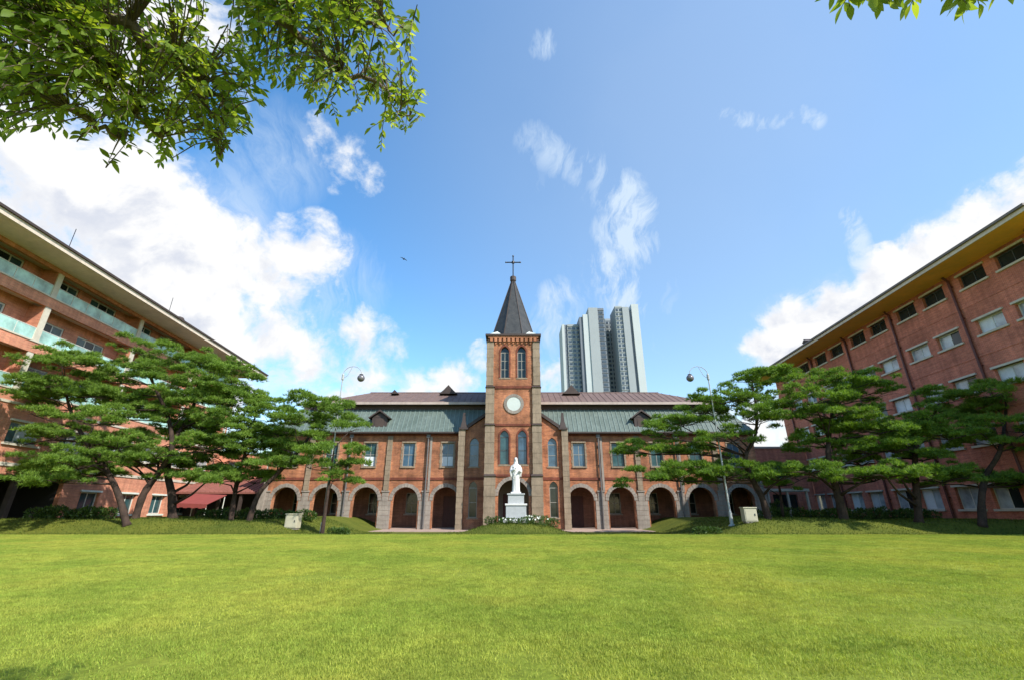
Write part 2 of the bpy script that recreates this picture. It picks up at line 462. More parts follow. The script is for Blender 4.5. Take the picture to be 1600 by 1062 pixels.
# ------------------------------------------------------------------ mesh builder
class MB:
    def __init__(self):
        self.v = []
        self.f = []

    def face(self, pts):
        i = len(self.v)
        self.v.extend(tuple(p) for p in pts)
        self.f.append(tuple(range(i, i + len(pts))))

    def box(self, x0, x1, y0, y1, z0, z1):
        i = len(self.v)
        self.v += [(x0, y0, z0), (x1, y0, z0), (x1, y1, z0), (x0, y1, z0), (x0, y0, z1), (x1, y0, z1), (x1, y1, z1), (x0, y1, z1)]
        for q in ((0, 3, 2, 1), (4, 5, 6, 7), (0, 1, 5, 4), (1, 2, 6, 5), (2, 3, 7, 6), (3, 0, 4, 7)):
            self.f.append(tuple(i + k for k in q))
        return self

    def hexa(self, bot, top):
        i = len(self.v)
        n = len(bot)
        self.v += [tuple(p) for p in bot] + [tuple(p) for p in top]
        self.f.append(tuple(i + k for k in reversed(range(n))))
        self.f.append(tuple(i + n + k for k in range(n)))
        for k in range(n):
            j = (k + 1) % n
            self.f.append((i + k, i + j, i + n + j, i + n + k))
        return self

    def prism_xz(self, prof, y0, y1):
        """profile in x,z pushed from y0 to y1"""
        return self.hexa([(x, y0, z) for x, z in prof], [(x, y1, z) for x, z in prof])

    def prism_yz(self, prof, x0, x1):
        return self.hexa([(x0, y, z) for y, z in prof], [(x1, y, z) for y, z in prof])

    def tube(self, pts, radii, n=8, caps=True):
        pts = [Vector(p) for p in pts]
        if not hasattr(radii, '__len__'): radii = [radii] * len(pts)
        i0 = len(self.v)
        up = Vector((0.13, 0.31, 0.94))
        for k, p in enumerate(pts):
            a = pts[max(k - 1, 0)]
            b = pts[min(k + 1, len(pts) - 1)]
            t = (b - a).normalized()
            s = t.cross(up)
            if s.length < 1e-3: s = t.cross(Vector((1, 0, 0)))
            s.normalize()
            w = s.cross(t)
            for j in range(n):
                an = 2 * math.pi * j / n
                self.v.append(tuple(p + (s * math.cos(an) + w * math.sin(an)) * radii[k]))
        for k in range(len(pts) - 1):
            for j in range(n):
                a = i0 + k * n + j
                b = i0 + k * n + (j + 1) % n
                self.f.append((a, b, b + n, a + n))
        if caps:
            self.f.append(tuple(i0 + j for j in reversed(range(n))))
            self.f.append(tuple(i0 + (len(pts) - 1) * n + j for j in range(n)))
        return self

    def lathe(self, prof, c, n=16):
        """prof: list of (r, z)"""
        i0 = len(self.v)
        for r, z in prof:
            for j in range(n):
                an = 2 * math.pi * j / n
                self.v.append((c[0] + r * math.cos(an), c[1] + r * math.sin(an), c[2] + z))
        for k in range(len(prof) - 1):
            for j in range(n):
                a = i0 + k * n + j
                b = i0 + k * n + (j + 1) % n
                self.f.append((a, b, b + n, a + n))
        self.f.append(tuple(i0 + j for j in reversed(range(n))))
        self.f.append(tuple(i0 + (len(prof) - 1) * n + j for j in range(n)))
        return self

    def wall(self, x0, x1, z0, z1, y, ops, depth, flip=False):
        """front face at y with openings; ops: (cx, w, zb, zt, kind) kind rect | arch (zt = spring) ; reveals run to y+depth"""
        ops = sorted(ops, key=lambda o: o[0])
        x = x0
        d = depth

        def q(a, b, c, e):
            if b - a > 1e-5 and e - c > 1e-5:
                self.face([(a, y, c), (b, y, c), (b, y, e), (a, y, e)])
        for cx, w, zb, zt, kind in ops:
            l, r = cx - w / 2, cx + w / 2
            q(x, l, z0, z1)
            q(l, r, z0, zb)
            if zb > z0 + 1e-5:
                self.face([(l, y, zb), (r, y, zb), (r, y + d, zb), (l, y + d, zb)])
            self.face([(l, y, zb), (l, y + d, zb), (l, y + d, zt), (l, y, zt)])
            self.face([(r, y, zb), (r, y, zt), (r, y + d, zt), (r, y + d, zb)])
            if kind == 'rect':
                q(l, r, zt, z1)
                self.face([(l, y, zt), (l, y + d, zt), (r, y + d, zt), (r, y, zt)])
            else:
                n = 14
                rad = w / 2
                arc = arc_pts(cx, zt, rad, n, kind)
                for a, b in zip(arc[:-1], arc[1:]):
                    self.face([(a[0], y, a[1]), (b[0], y, b[1]), (b[0], y, z1), (a[0], y, z1)])
                    self.face([(a[0], y, a[1]), (a[0], y + d, a[1]), (b[0], y + d, b[1]), (b[0], y, b[1])])
            x = r
        q(x, x1, z0, z1)
        return self

    def build(self, name, mat, parent=None, smooth=False, bevel=0.0):
        me = bpy.data.meshes.new(name)
        me.from_pydata(self.v, [], self.f)
        finish_mesh(me, mat, smooth)
        return link(name, me, parent, bevel)


def arc_pts(cx, zs, rad, n, kind='arch'):
    if kind == 'lancet':
        # two arcs struck from beyond the centre: a gently pointed head
        out = []
        R = rad * 1.5
        for i in range(n + 1):
            t = i / n
            if t <= 0.5:
                ang = math.pi - t * 2 * (math.pi - math.acos(-(R - rad) / R))
                out.append((cx - rad + R + R * math.cos(ang), zs + R * math.sin(ang)))
            else:
                out.append(None)
        h = n // 2
        for i in range(n + 1):
            if out[i] is None:
                p = out[n - i]
                out[i] = (2 * cx - p[0], p[1])
        return out
    return [(cx - rad * math.cos(math.pi * i / n), zs + rad * math.sin(math.pi * i / n)) for i in range(n + 1)]


def finish_mesh(me, mat, smooth=False):
    me.materials.append(mat)
    n = len(me.loops)
    co = np.empty(len(me.vertices) * 3, np.float32)
    me.vertices.foreach_get('co', co)
    co = co.reshape(-1, 3)
    li = np.empty(n, np.int32)
    me.loops.foreach_get('vertex_index', li)
    tot = np.empty(len(me.polygons), np.int32)
    me.polygons.foreach_get('loop_total', tot)
    nr = np.empty(len(me.polygons) * 3, np.float32)
    me.polygons.foreach_get('normal', nr)
    nr = np.abs(np.repeat(nr.reshape(-1, 3), tot, axis=0))
    p = co[li]
    uv = np.empty((n, 2), np.float32)
    zz = nr[:, 2] > 0.75
    xx = (~zz) & (nr[:, 0] > nr[:, 1])
    uv[:, 0] = p[:, 0]
    uv[:, 1] = p[:, 2]
    uv[zz, 1] = p[zz, 1]
    uv[xx, 0] = p[xx, 1]
    lay = me.uv_layers.new(name='UVMap')
    lay.data.foreach_set('uv', uv.ravel())
    if smooth:
        me.polygons.foreach_set('use_smooth', np.ones(len(me.polygons), bool))
    me.update()


def link(name, me, parent=None, bevel=0.0):
    o = bpy.data.objects.new(name, me)
    COL.objects.link(o)
    if parent is not None: o.parent = parent
    if bevel:
        b = o.modifiers.new('bevel', 'BEVEL')
        b.width = bevel
        b.segments = 2
        b.limit_method = 'ANGLE'
    return o


def thing(name, label, cat, loc=(0, 0, 0), rz=0.0, group=None):
    o = bpy.data.objects.new(name, None)
    o.empty_display_size = 0.3
    COL.objects.link(o)
    o.location = loc
    o.rotation_euler = (0, 0, rz)
    tag(o, label, cat, group)
    return o


def tag(o, label=None, cat=None, group=None, kind=None):
    if label: o['label'] = label
    if cat: o['category'] = cat
    if group: o['group'] = group
    if kind: o['kind'] = kind
    return o


def children_of(o):
    return [c for c in bpy.data.objects if c.parent == o]


def copy_part(o, parent, loc):
    """a part with its sub-parts, sharing mesh data"""
    c = o.copy()
    COL.objects.link(c)
    c.parent = parent
    c.location = loc
    for ch in o.children:
        d = ch.copy()
        COL.objects.link(d)
        d.parent = c
    return c


def mesh_np(name, verts, faces_n, mat, parent=None, smooth=False):
    """verts (N,3) array; faces_n: polygon size (3 or 4), verts used in sequence"""
    me = bpy.data.meshes.new(name)
    n = len(verts)
    me.vertices.add(n)
    me.vertices.foreach_set('co', np.ascontiguousarray(verts, np.float32).ravel())
    me.loops.add(n)
    me.loops.foreach_set('vertex_index', np.arange(n, dtype=np.int32))
    k = n // faces_n
    me.polygons.add(k)
    me.polygons.foreach_set('loop_start', np.arange(0, n, faces_n, dtype=np.int32))
    me.polygons.foreach_set('loop_total', np.full(k, faces_n, np.int32))
    me.materials.append(mat)
    if smooth:
        me.polygons.foreach_set('use_smooth', np.ones(k, bool))
    me.update(calc_edges=True)
    return link(name, me, parent)


# ------------------------------------------------------------------ ground
LAWN_Z = 0.44


def sstep(a, b, x):
    t = np.clip((x - a) / (b - a), 0, 1)
    return t * t * (3 - 2 * t)


def height(X, Y):
    X = np.asarray(X, float)
    Y = np.asarray(Y, float)
    ax = np.abs(X)
    far = sstep(26.0, 30.5, Y)
    side = sstep(11.0, 15.0, ax)
    und = 0.10 * np.sin(X * 0.55 + 1.3) * np.sin(X * 0.23 + Y * 0.2)
    zc = LAWN_Z + (0.08 - LAWN_Z) * far
    zs = LAWN_Z + (1.12 - LAWN_Z + und) * sstep(26.2, 28.6, Y)
    z = zc * (1 - side) + zs * side
    edge = sstep(27.6, 30.3, ax) * (1 - sstep(26.2, 28.6, Y))
    z = z + edge * 0.6
    d = np.sqrt((X - 0.25) ** 2 + ((Y - 32.6) * 0.9) ** 2)
    z = z + 0.86 * (1 - sstep(0.6, 4.9, d))
    # behind the buildings it evens out
    z = z * (1 - sstep(60, 80, Y)) + 0.3 * sstep(60, 80, Y)
    return z


def grid_sheet(name, xs, ys, mat, dz=0.0):
    XX, YY = np.meshgrid(xs, ys)
    ZZ = height(XX, YY) + dz
    nx, ny = len(xs), len(ys)
    v = np.stack([XX, YY, ZZ], -1).reshape(-1, 3)
    f = []
    for j in range(ny - 1):
        for i in range(nx - 1):
            a = j * nx + i
            f.append((a, a + 1, a + nx + 1, a + nx))
    me = bpy.data.meshes.new(name)
    me.from_pydata(v.tolist(), [], f)
    finish_mesh(me, mat, True)
    return link(name, me)


xs = np.concatenate([[-1500, -600, -250, -120, -70], np.arange(-48, 48.1, 0.8), [70, 120, 250, 600, 1500]])
ys = np.concatenate([[-300, -80, -30, -10], np.arange(-4, 24, 2.0), np.arange(24, 26.1, 0.5)])
tag(grid_sheet('lawn_ground', xs, ys, M['ground']), kind='structure')
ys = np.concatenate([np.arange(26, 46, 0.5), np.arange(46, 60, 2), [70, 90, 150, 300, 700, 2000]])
tag(grid_sheet('shaded_bank_ground', xs, ys, M['shaded_bank_ground']), kind='structure')
pv = MB()
pv.box(-22.8, 23.0, 38.6, 43.0, -0.2, 0.13)
tag(pv.build('path', M['paving']), kind='structure')

# ------------------------------------------------------------------ church
CX = 0.12
church = thing('church', 'red brick church with arcaded wings, central spired tower and green metal roof', 'church', (CX, 43.0, 0.1))
# local axes: x right, y away from the camera (0 = facade), z above 0.1
ZS, ZE = 4.32, 8.46         # string course, eave
BAYS = [6.15, 9.8, 13.42, 17.05, 20.7]
BX = sorted([-b for b in BAYS] + BAYS)
ENDX = 22.7
AW, SPR = 2.34, 2.42
for sg in (-1, 1):
    bs = [sg * b for b in BAYS]
    lo, hi = (-ENDX, -4.9) if sg < 0 else (4.9, ENDX)
    w = MB()
    w.wall(lo, hi, 0, ZS, 0, [(b, AW, 0, SPR, 'arch') for b in bs], 0.55)
    w.wall(lo, hi, ZS, ZE, 0, [(b, 1.12, 5.4, 7.55, 'rect') for b in bs], 0.22)
    # end wall and back
    ex = sg * ENDX
    w.face([(ex, 0, 0), (ex, 9, 0), (ex, 9, ZE), (ex, 0, ZE)])
    w.build('wall', M['brick_church'], church)
    # arcade corridor: back wall, floor, ceiling
    c = MB()
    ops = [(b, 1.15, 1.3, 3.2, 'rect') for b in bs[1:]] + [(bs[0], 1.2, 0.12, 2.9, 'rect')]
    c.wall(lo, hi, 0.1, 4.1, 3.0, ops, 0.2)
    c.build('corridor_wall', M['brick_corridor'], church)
    c = MB()
    c.box(lo, hi, 0.02, 3.0, 4.1, 4.25)
    c.box(lo, hi, 0.56, 0.6, SPR + AW / 2 + 0.1, 4.1)
    c.build('corridor_ceiling', M['plaster'], church)
    c = MB()
    c.box(lo, hi, 0.0, 3.2, -0.05, 0.09)
    c.build('corridor_floor', M['paving'], church)
    # string course bands (dark brick) and pale trim line
    s = MB()
    s.box(lo, hi, -0.07, 0.0, ZS - 0.12, ZS + 0.10)
    s.build('string_course', M['brick_dark'], church)
    s = MB()
    s.box(lo, hi, -0.1, 0.0, ZE - 0.26, ZE)
    k = lo
    while k < hi - 0.2:
        s.box(k + 0.05, k + 0.22, -0.18, -0.1, ZE - 0.16, ZE)
        k += 0.42
    s.build('eave_corbel', M['brick_dark'], church)
    # stone piers between arches
    edges = []
    full = sorted(bs)
    cs = [(a + b) / 2 for a, b in zip(full[:-1], full[1:])]
    ends = [full[0] - AW / 2 - 0.55, full[-1] + AW / 2 + 0.5]
    for pc in cs + ends:
        p = MB()
        z = 0.0
        kk = 0
        while z < 3.1:
            h = 0.40
            g = 0.012 if kk % 2 else 0.0
            p.box(pc - 0.55 + g, pc + 0.55 - g, -0.07 + g, 0.0, z, min(z + h - 0.018, 3.16)) if z < SPR - 0.3 else p.box(pc - 0.30, pc + 0.30, -0.07 + g, 0.0, z, min(z + h - 0.018, 3.16))
            z += h
            kk += 1
        p.box(pc - 0.36, pc + 0.36, -0.12, 0.0, 3.16, 3.28)
        p.build('pier', M['stone_grey'], church)
    # voussoir rings
    ring = None
    for b in bs:
        if ring is None:
            r = MB()
            nv = 15
            for i in range(nv):
                a0 = math.pi * (i + 0.04) / nv
                a1 = math.pi * (i + 0.96) / nv
                pr = 0.045 + 0.012 * (i % 2)
                r0, r1 = AW / 2 - 0.01, AW / 2 + 0.30 + 0.03 * (i % 2)
                prof = [(-r0 * math.cos(a0), r0 * math.sin(a0)), (-r0 * math.cos(a1), r0 * math.sin(a1)),
                        (-r1 * math.cos(a1), r1 * math.sin(a1)), (-r1 * math.cos(a0), r1 * math.sin(a0))]
                r.prism_xz(prof, -pr, 0.0)
            ring = r.build('arch_ring', M['stone_grey'], church)
            ring.location = (b, 0, SPR)
        else:
            o = ring.copy()
            COL.objects.link(o)
            o.location = (b, 0, SPR)
    # tall pilasters and downpipes on the upper storey
    for i, pc in enumerate([8.0, 11.6, 15.25, 18.9]):
        pc *= sg
        if i % 2:
            p = MB()
            z = 3.28
            kk = 0
            while z < ZE - 0.4:
                g = 0.014 * (kk % 2)
                p.box(pc - 0.24 + g, pc + 0.24 - g, -0.14 + g, 0.0, z, min(z + 0.43, ZE - 0.27))
                z += 0.445
                kk += 1
            p.build('pilaster', M['stone'], church)
        else:
            p = MB()
            p.tube([(pc, -0.19, 0.05), (pc, -0.19, 8.2)], 0.075, 8)
            p.box(pc - 0.17, pc + 0.17, -0.30, -0.1, 8.0, 8.3)
            for zz in (1.4, 3.5, 5.5, 7.2):
                p.box(pc - 0.1, pc + 0.1, -0.2, 0.0, zz, zz + 0.07)
            p.build('downpipe', M['pipe'], church)
            if sg > 0 or i == 0:
                p = MB()
                p.box(pc + 0.16, pc + 0.36, -0.08, 0.0, 3.3, 8.1)
                p.build('pilaster', M['stone_grey'], church)
    # battered end buttress
    p = MB()
    x0, x1 = (sg * (ENDX - 0.1), sg * (ENDX + 0.55))
    p.prism_xz([(min(x0, x1), 0), (max(x0, x1), 0)] + ([(x0, 4.2), (x0 - 0.25, 4.2)] if sg > 0 else [(x0 + 0.25, 4.2), (x0, 4.2)]), -0.35, 0.5)
    p.build('buttress', M['stone_grey'], church)


def make_window(parent, w, h, fr, gl, fw=0.07, cols=2, rows=2, sill=None, lintel=None, sillmat=None, extra=None):
    """frame mesh (the part) with pane / sill sub-parts; origin bottom centre of the opening, set in the reveal"""
    f = MB()
    f.box(-w / 2, -w / 2 + fw, 0, 0.08, 0, h)
    f.box(w / 2 - fw, w / 2, 0, 0.08, 0, h)
    f.box(-w / 2 + fw, w / 2 - fw, 0, 0.08, 0, fw)
    f.box(-w / 2 + fw, w / 2 - fw, 0, 0.08, h - fw, h)
    for i in range(1, cols):
        x = -w / 2 + w * i / cols
        f.box(x - fw * 0.4, x + fw * 0.4, 0.01, 0.07, fw, h - fw)
    for j in range(1, rows):
        z = h * j / rows
        f.box(-w / 2 + fw, w / 2 - fw, 0.005, 0.072, z - fw * 0.4, z + fw * 0.4)
    fo = f.build('window', fr, parent)
    for i in range(cols):
        g = MB()
        a = -w / 2 + w * i / cols + fw * 0.4
        b = -w / 2 + w * (i + 1) / cols - fw * 0.4
        g.box(a, b, 0.03, 0.05, fw * 0.6, h - fw * 0.6)
        g.build('pane', gl if not isinstance(gl, (list, tuple)) else gl[i % len(gl)], fo)
    if sill:
        s = MB()
        s.box(-w / 2 - 0.12, w / 2 + 0.12, -sill, 0.0, -0.13, 0.0)
        s.build('sill', sillmat or M['stone_light'], fo)
    if lintel:
        s = MB()
        s.box(-w / 2 - 0.12, w / 2 + 0.12, -lintel, 0.0, h, h + 0.13)
        s.build('lintel', sillmat or M['stone_light'], fo)
    return fo


# upper windows: recess plane y = 0.14
for i, b in enumerate(BX):
    gl = [M['glass_teal'], M['glass_blue']][(i * 7 // 3) % 2]
    wnd = make_window(church, 1.12, 2.15, M['frame_mid'] if i not in (6, 8) else M['frame_dark'], gl, 0.07, 2, 2, 0.24, 0.19, M['stone'])
    wnd.location = (b, 0.14, 5.4)
    # pale jambs
    for s in (-1, 1):
        j = MB()
        z = 0.0
        kk = 0
        while z < 2.1:
            ww = 0.13 + 0.05 * (kk % 2)
            j.box(s * 0.56 - (ww if s < 0 else 0), s * 0.56 + (ww if s > 0 else 0), -0.175, -0.14, z + 0.01, min(z + 0.29, 2.14))
            z += 0.3
            kk += 1
        j.build('jamb', M['stone'], wnd)
    if i in (4, 2):
        bl = MB()
        bl.box(-0.49, 0.49, 0.016, 0.028, 0.08, 0.9)
        bl.build('blind', M['blind'], wnd)
# corridor windows and doors
for b in BX:
    if abs(b) > 7:
        o = make_window(church, 1.15, 1.9, M['frame_mid'], M['glass_dark'], 0.07, 2, 2, 0.16, None, M['stone_grey'])
        o.location = (b, 3.08, 1.3)
    else:
        d = MB()
        d.box(-0.6, 0.6, 0, 0.08, 0, 2.78)
        for s in (-1, 1):
            for k in range(3):
                d.box(s * 0.3 - 0.2, s * 0.3 + 0.2, -0.03, 0.0, 0.2 + k * 0.85, 0.85 + k * 0.85)
        do = d.build('door', M['door'], church)
        do.location = (b, 3.05, 0.12)
        h = MB()
        h.tube([(0.06, -0.07, 1.05), (0.06, -0.07, 1.3)], 0.018, 6)
        h.build('handle', M['iron'], do)

# frontispiece: gabled bay the tower stands before, 0.9 m proud of the wings
FY = -0.9
for sg in (-1, 1):
    fw_ = MB()
    lo, hi = (-4.85, -2.3) if sg < 0 else (2.3, 4.85)
    fw_.wall(lo, hi, 0, 4.2, FY, [(sg * 3.6, 0.75, 1.0, 3.5, 'lancet')], 0.25)
    fw_.wall(lo, hi, 4.2, 8.2, FY, [(sg * 3.6, 0.85, 5.3, 7.3, 'lancet')], 0.25)
    a, b = sg * 4.85, sg * 2.3
    fw_.face([(a, FY, 8.2), (b, FY, 8.2), (b, FY, 10.05), (sg * 4.2, FY, 8.75), (a, FY, 8.6)])
    fw_.face([(a, FY, 0), (a, 0.0, 0), (a, 0.0, 8.6), (a, FY, 8.6)])
    fw_.build('frontispiece_wall', M['brick_church'], church)
    s = MB()
    a, b = (sg * 4.6, sg * 2.66)
    s.box(min(a, b), max(a, b), FY - 0.06, FY, 4.15, 4.38)
    s.build('string_course', M['brick_dark'], church)
for sg in (-1, 1):
    cpn = MB()
    prof = [(sg * 4.3, 8.72), (sg * 2.3, 10.12), (sg * 2.3, 10.42), (sg * 4.42, 8.98)]
    cpn.prism_xz(prof if sg > 0 else prof[::-1], FY - 0.22, FY + 0.35)
    cpn.build('gable_coping', M['dark_trim'], church)
    pl = MB()
    z, kk = 0.0, 0
    while z < 8.6:
        g = 0.015 * (kk % 2)
        pl.box(sg * 4.75 - 0.30 + g, sg * 4.75 + 0.30 - g, FY - 0.32 + g, FY + 0.25, z, min(z + 0.43, 8.6))
        z += 0.445
        kk += 1
    pl.build('pilaster', M['stone'], church)
    pn = MB()
    x = sg * 4.62
    pn.box(x - 0.42, x + 0.42, FY - 0.42, FY + 0.3, 8.6, 8.78)
    pn.hexa([(x - .3, FY - .32, 8.78), (x + .3, FY - .32, 8.78), (x + .3, FY + .2, 8.78), (x - .3, FY + .2, 8.78)],
            [(x - .2, FY - .25, 9.3), (x + .2, FY - .25, 9.3), (x + .2, FY + .13, 9.3), (x - .2, FY + .13, 9.3)])
    pn.hexa([(x - .17, FY - .22, 9.3), (x + .17, FY - .22, 9.3), (x + .17, FY + .1, 9.3), (x - .17, FY + .1, 9.3)],
            [(x - .1, FY - .15, 10.2), (x + .1, FY - .15, 10.2), (x + .1, FY + .04, 10.2), (x - .1, FY + .04, 10.2)])
    pn.build('pinnacle', M['dark_trim'], church)
    for (zb, h, gm) in ((1.0, 2.5, M['glass_dark']), (5.3, 2.0, M['glass_blue'])):
        wv = 0.75 if zb < 2 else 0.85
        o = make_window(church, wv, h, M['frame_mid'], gm, 0.06, 1, 2, 0.2, None, M['stone'])
        o.location = (sg * 3.6, FY + 0.15, zb)
        hd = MB()
        pts = arc_pts(0, h, wv / 2, 14, 'lancet')
        hd.face([(p[0], 0.05, p[1]) for p in pts])
        hd.build('head_pane', gm, o)
# frontispiece roof
r = MB()
r.prism_xz([(-4.7, 8.6), (4.7, 8.6), (0, 11.7)], FY + 0.36, 4.0)
r.build('gable_roof', M['brown_roof'], church)

# mansard roof: green lower slope, brown upper hip
YB0, YB1 = 1.3, 7.8          # break line depths
ZB = 11.0
OV = 0.42
for nm in ('mansard',):
    g = MB()
    x0, x1 = -ENDX - 0.3, ENDX + 0.3
    y0, y1 = -OV, 9 + OV
    i0, i1 = -21.2, 21.2
    P = [(x0, y0, ZE), (x1, y0, ZE), (x1, y1, ZE), (x0, y1, ZE)]
    Q = [(i0, YB0, ZB), (i1, YB0, ZB), (i1, YB1, ZB), (i0, YB1, ZB)]
    for k in range(4):
        j = (k + 1) % 4
        g.face([P[k], P[j], Q[j], Q[k]])
    g.face(P[::-1])
    g.build('mansard_roof', M['green_roof'], church)
    sm = MB()
    n = 104
    for k in range(n + 1):
        t = k / n
        xa = x0 + (x1 - x0) * t
        xb = min(max(xa, i0 + 0.03), i1 - 0.03)
        a = Vector((xa, y0, ZE + 0.01))
        b = Vector((xb, YB0, ZB + 0.01))
        if abs(xa) > ENDX - 1.3:
            tt = max(0.0, (ENDX + 0.3 - abs(xa)) / 1.8)
            b = a + (Vector((xa, YB0, ZB)) - a) * min(tt, 1)
        w_ = 0.028
        sm.hexa([a + Vector((-w_, 0, 0)), a + Vector((w_, 0, 0)), a + Vector((w_, -0.02, 0.05)), a + Vector((-w_, -0.02, 0.05))],
                [b + Vector((-w_, 0, 0)), b + Vector((w_, 0, 0)), b + Vector((w_, -0.02, 0.05)), b + Vector((-w_, -0.02, 0.05))])
    tag(sm.build('roof_seam', M['green_seam'], church), kind='stuff')
    for ga, gb in ((x0, -4.95), (4.95, x1)):
        gu = MB()
        gu.box(ga, gb, y0 - 0.14, y0, ZE - 0.08, ZE + 0.06)
        gu.build('gutter', M['dark_trim'], church)
ux0, ux1 = -19.6, 19.9
uy0, uy1 = 0.75, 9.0
ZU = 11.42
s = MB()
s.box(-20.9, 20.9, YB0 - 0.05, YB1, ZB - 0.02, ZU)
s.build('eave_shade_band', M['soffit_dark'], church)  # shade below the upper eave put into a dark band
s = MB()
s.box(ux0, ux1, uy0, uy1, ZU, ZU + 0.06)
s.build('soffit', M['soffit_dark'], church)
s = MB()
s.box(ux0 - 0.05, ux1 + 0.05, uy0 - 0.08, uy0, ZU - 0.02, ZU + 0.22)
s.box(ux0 - 0.08, ux0, uy0, uy1, ZU - 0.02, ZU + 0.22)
s.box(ux1, ux1 + 0.08, uy0, uy1, ZU - 0.02, ZU + 0.22)
s.build('fascia', M['fascia'], church)
s = MB()
P = [(ux0, uy0, ZU + 0.2), (ux1, uy0, ZU + 0.2), (ux1, uy1, ZU + 0.2), (ux0, uy1, ZU + 0.2)]
R1, R2 = (-15.6, 4.9, 13.62), (15.9, 4.9, 13.62)
s.face([P[0], P[1], R2, R1])
s.face([P[2], P[3], R1, R2])
s.face([P[3], P[0], R1])
s.face([P[1], P[2], R2])
s.build('hip_roof', M['brown_roof'], church)
s = MB()
k = ux0 + 0.4
while k < ux1:      # tile rolls down the front slope
    a = Vector((k, uy0, ZU + 0.21))
    top = min(max(k, R1[0]), R2[0])
    fr_ = 1.0
    if k < R1[0]: fr_ = (k - ux0) / (R1[0] - ux0)
    if k > R2[0]: fr_ = (ux1 - k) / (ux1 - R2[0])
    b = a + (Vector((k, 4.9, 13.63)) - a) * max(fr_, 0.02)
    s.tube([a, b], 0.035, 4, False)
    k += 0.62
tag(s.build('roof_roll', M['brown_roof'], church), kind='stuff')
s = MB()
s.tube([R1, R2], 0.09, 6)
s.build('ridge_cap', M['brown_roof'], church)
# ridge ventilators: small gabled dormers breaking the ridge
for vx, sc in ((-6.9, 1.0), (6.2, 1.0), (-12.6, 0.45)):
    d = MB()
    d.prism_xz([(-0.95 * sc, 0), (0.95 * sc, 0), (0.55 * sc, 0.35 * sc), (0, 0.95 * sc), (-0.55 * sc, 0.35 * sc)], 0.0, 1.6)
    d.build('roof_vent', M['dark_trim'], church).location = (vx, 3.4, 13.18)
# dormers on the green slope
for dx in (-12.85, 12.35):
    d = MB()
    d.box(-0.72, 0.72, 0, 1.6, 0, 1.05)
    o = d.build('dormer', M['dark_trim'], church)
    o.location = (dx, 0.0, ZE + 0.45)
    r = MB()
    for s_ in (-1, 1):
        prof = [(s_ * 1.0, 0.92), (0, 1.62), (0, 1.80), (s_ * 1.06, 1.0)]
        r.prism_xz(prof if s_ > 0 else prof[::-1], -0.25, 1.9)
    r.prism_xz([(-0.72, 1.05), (0.72, 1.05), (0, 1.55)], -0.02, 1.7)
    r.build('dormer_roof', M['dark_trim'], o)
    p = MB()
    p.box(-0.42, 0.42, -0.03, 0.0, 0.15, 0.95)
    p.build('louvre', M['soffit_dark'], o)

# tower: 5.3 m square, front 2.5 m before the wings
TX = 2.42
TY0, TY1 = -2.5, 2.8
tw = MB()
tw.wall(-TX, TX, 0, 4.5, TY0, [(0, 2.64, 0, 2.75, 'arch')], 0.7)
tw.wall(-TX, TX, 4.5, 8.8, TY0, [(-0.8, 0.8, 5.35, 7.75, 'lancet'), (0.8, 0.8, 5.35, 7.75, 'lancet')], 0.28)
tw.face([(-TX, TY0, 8.8), (TX, TY0, 8.8), (TX, TY0, 12.3), (-TX, TY0, 12.3)])
tw.wall(-TX, TX, 12.3, 17.3, TY0, [(-0.8, 0.8, 13.2, 15.75, 'lancet'), (0.8, 0.8, 13.2, 15.75, 'lancet')], 0.35)
for sx in (-1, 1):
    tw.face([(sx * TX, TY0, 0), (sx * TX, TY1, 0), (sx * TX, TY1, 17.3), (sx * TX, TY0, 17.3)])
tw.face([(-TX, TY1, 8), (TX, TY1, 8), (TX, TY1, 17.3), (-TX, TY1, 17.3)])
tw.build('tower_wall', M['brick_church'], church)
inn = MB()
inn.box(-2.0, 2.0, 1.4, 1.5, 0, 4.4)
inn.face([(-2.3, TY0 + .7, 0), (-2.3, 1.4, 0), (-2.3, 1.4, 4.4), (-2.3, TY0 + .7, 4.4)])
inn.face([(2.3, TY0 + .7, 0), (2.3, 1.4, 0), (2.3, 1.4, 4.4), (2.3, TY0 + .7, 4.4)])
inn.face([(-2.3, TY0 + .7, 4.4), (2.3, TY0 + .7, 4.4), (2.3, 1.4, 4.4), (-2.3, 1.4, 4.4)])
inn.build('porch_lining', M['plaster'], church)
d = MB()
d.box(-0.95, 0.95, 1.3, 1.38, 0.1, 3.0)
d.build('door', M['door'], church)
fl = MB()
fl.box(-2.4, 2.4, TY0 + 0.02, 1.4, -0.05, 0.08)
fl.build('porch_floor', M['paving'], church)
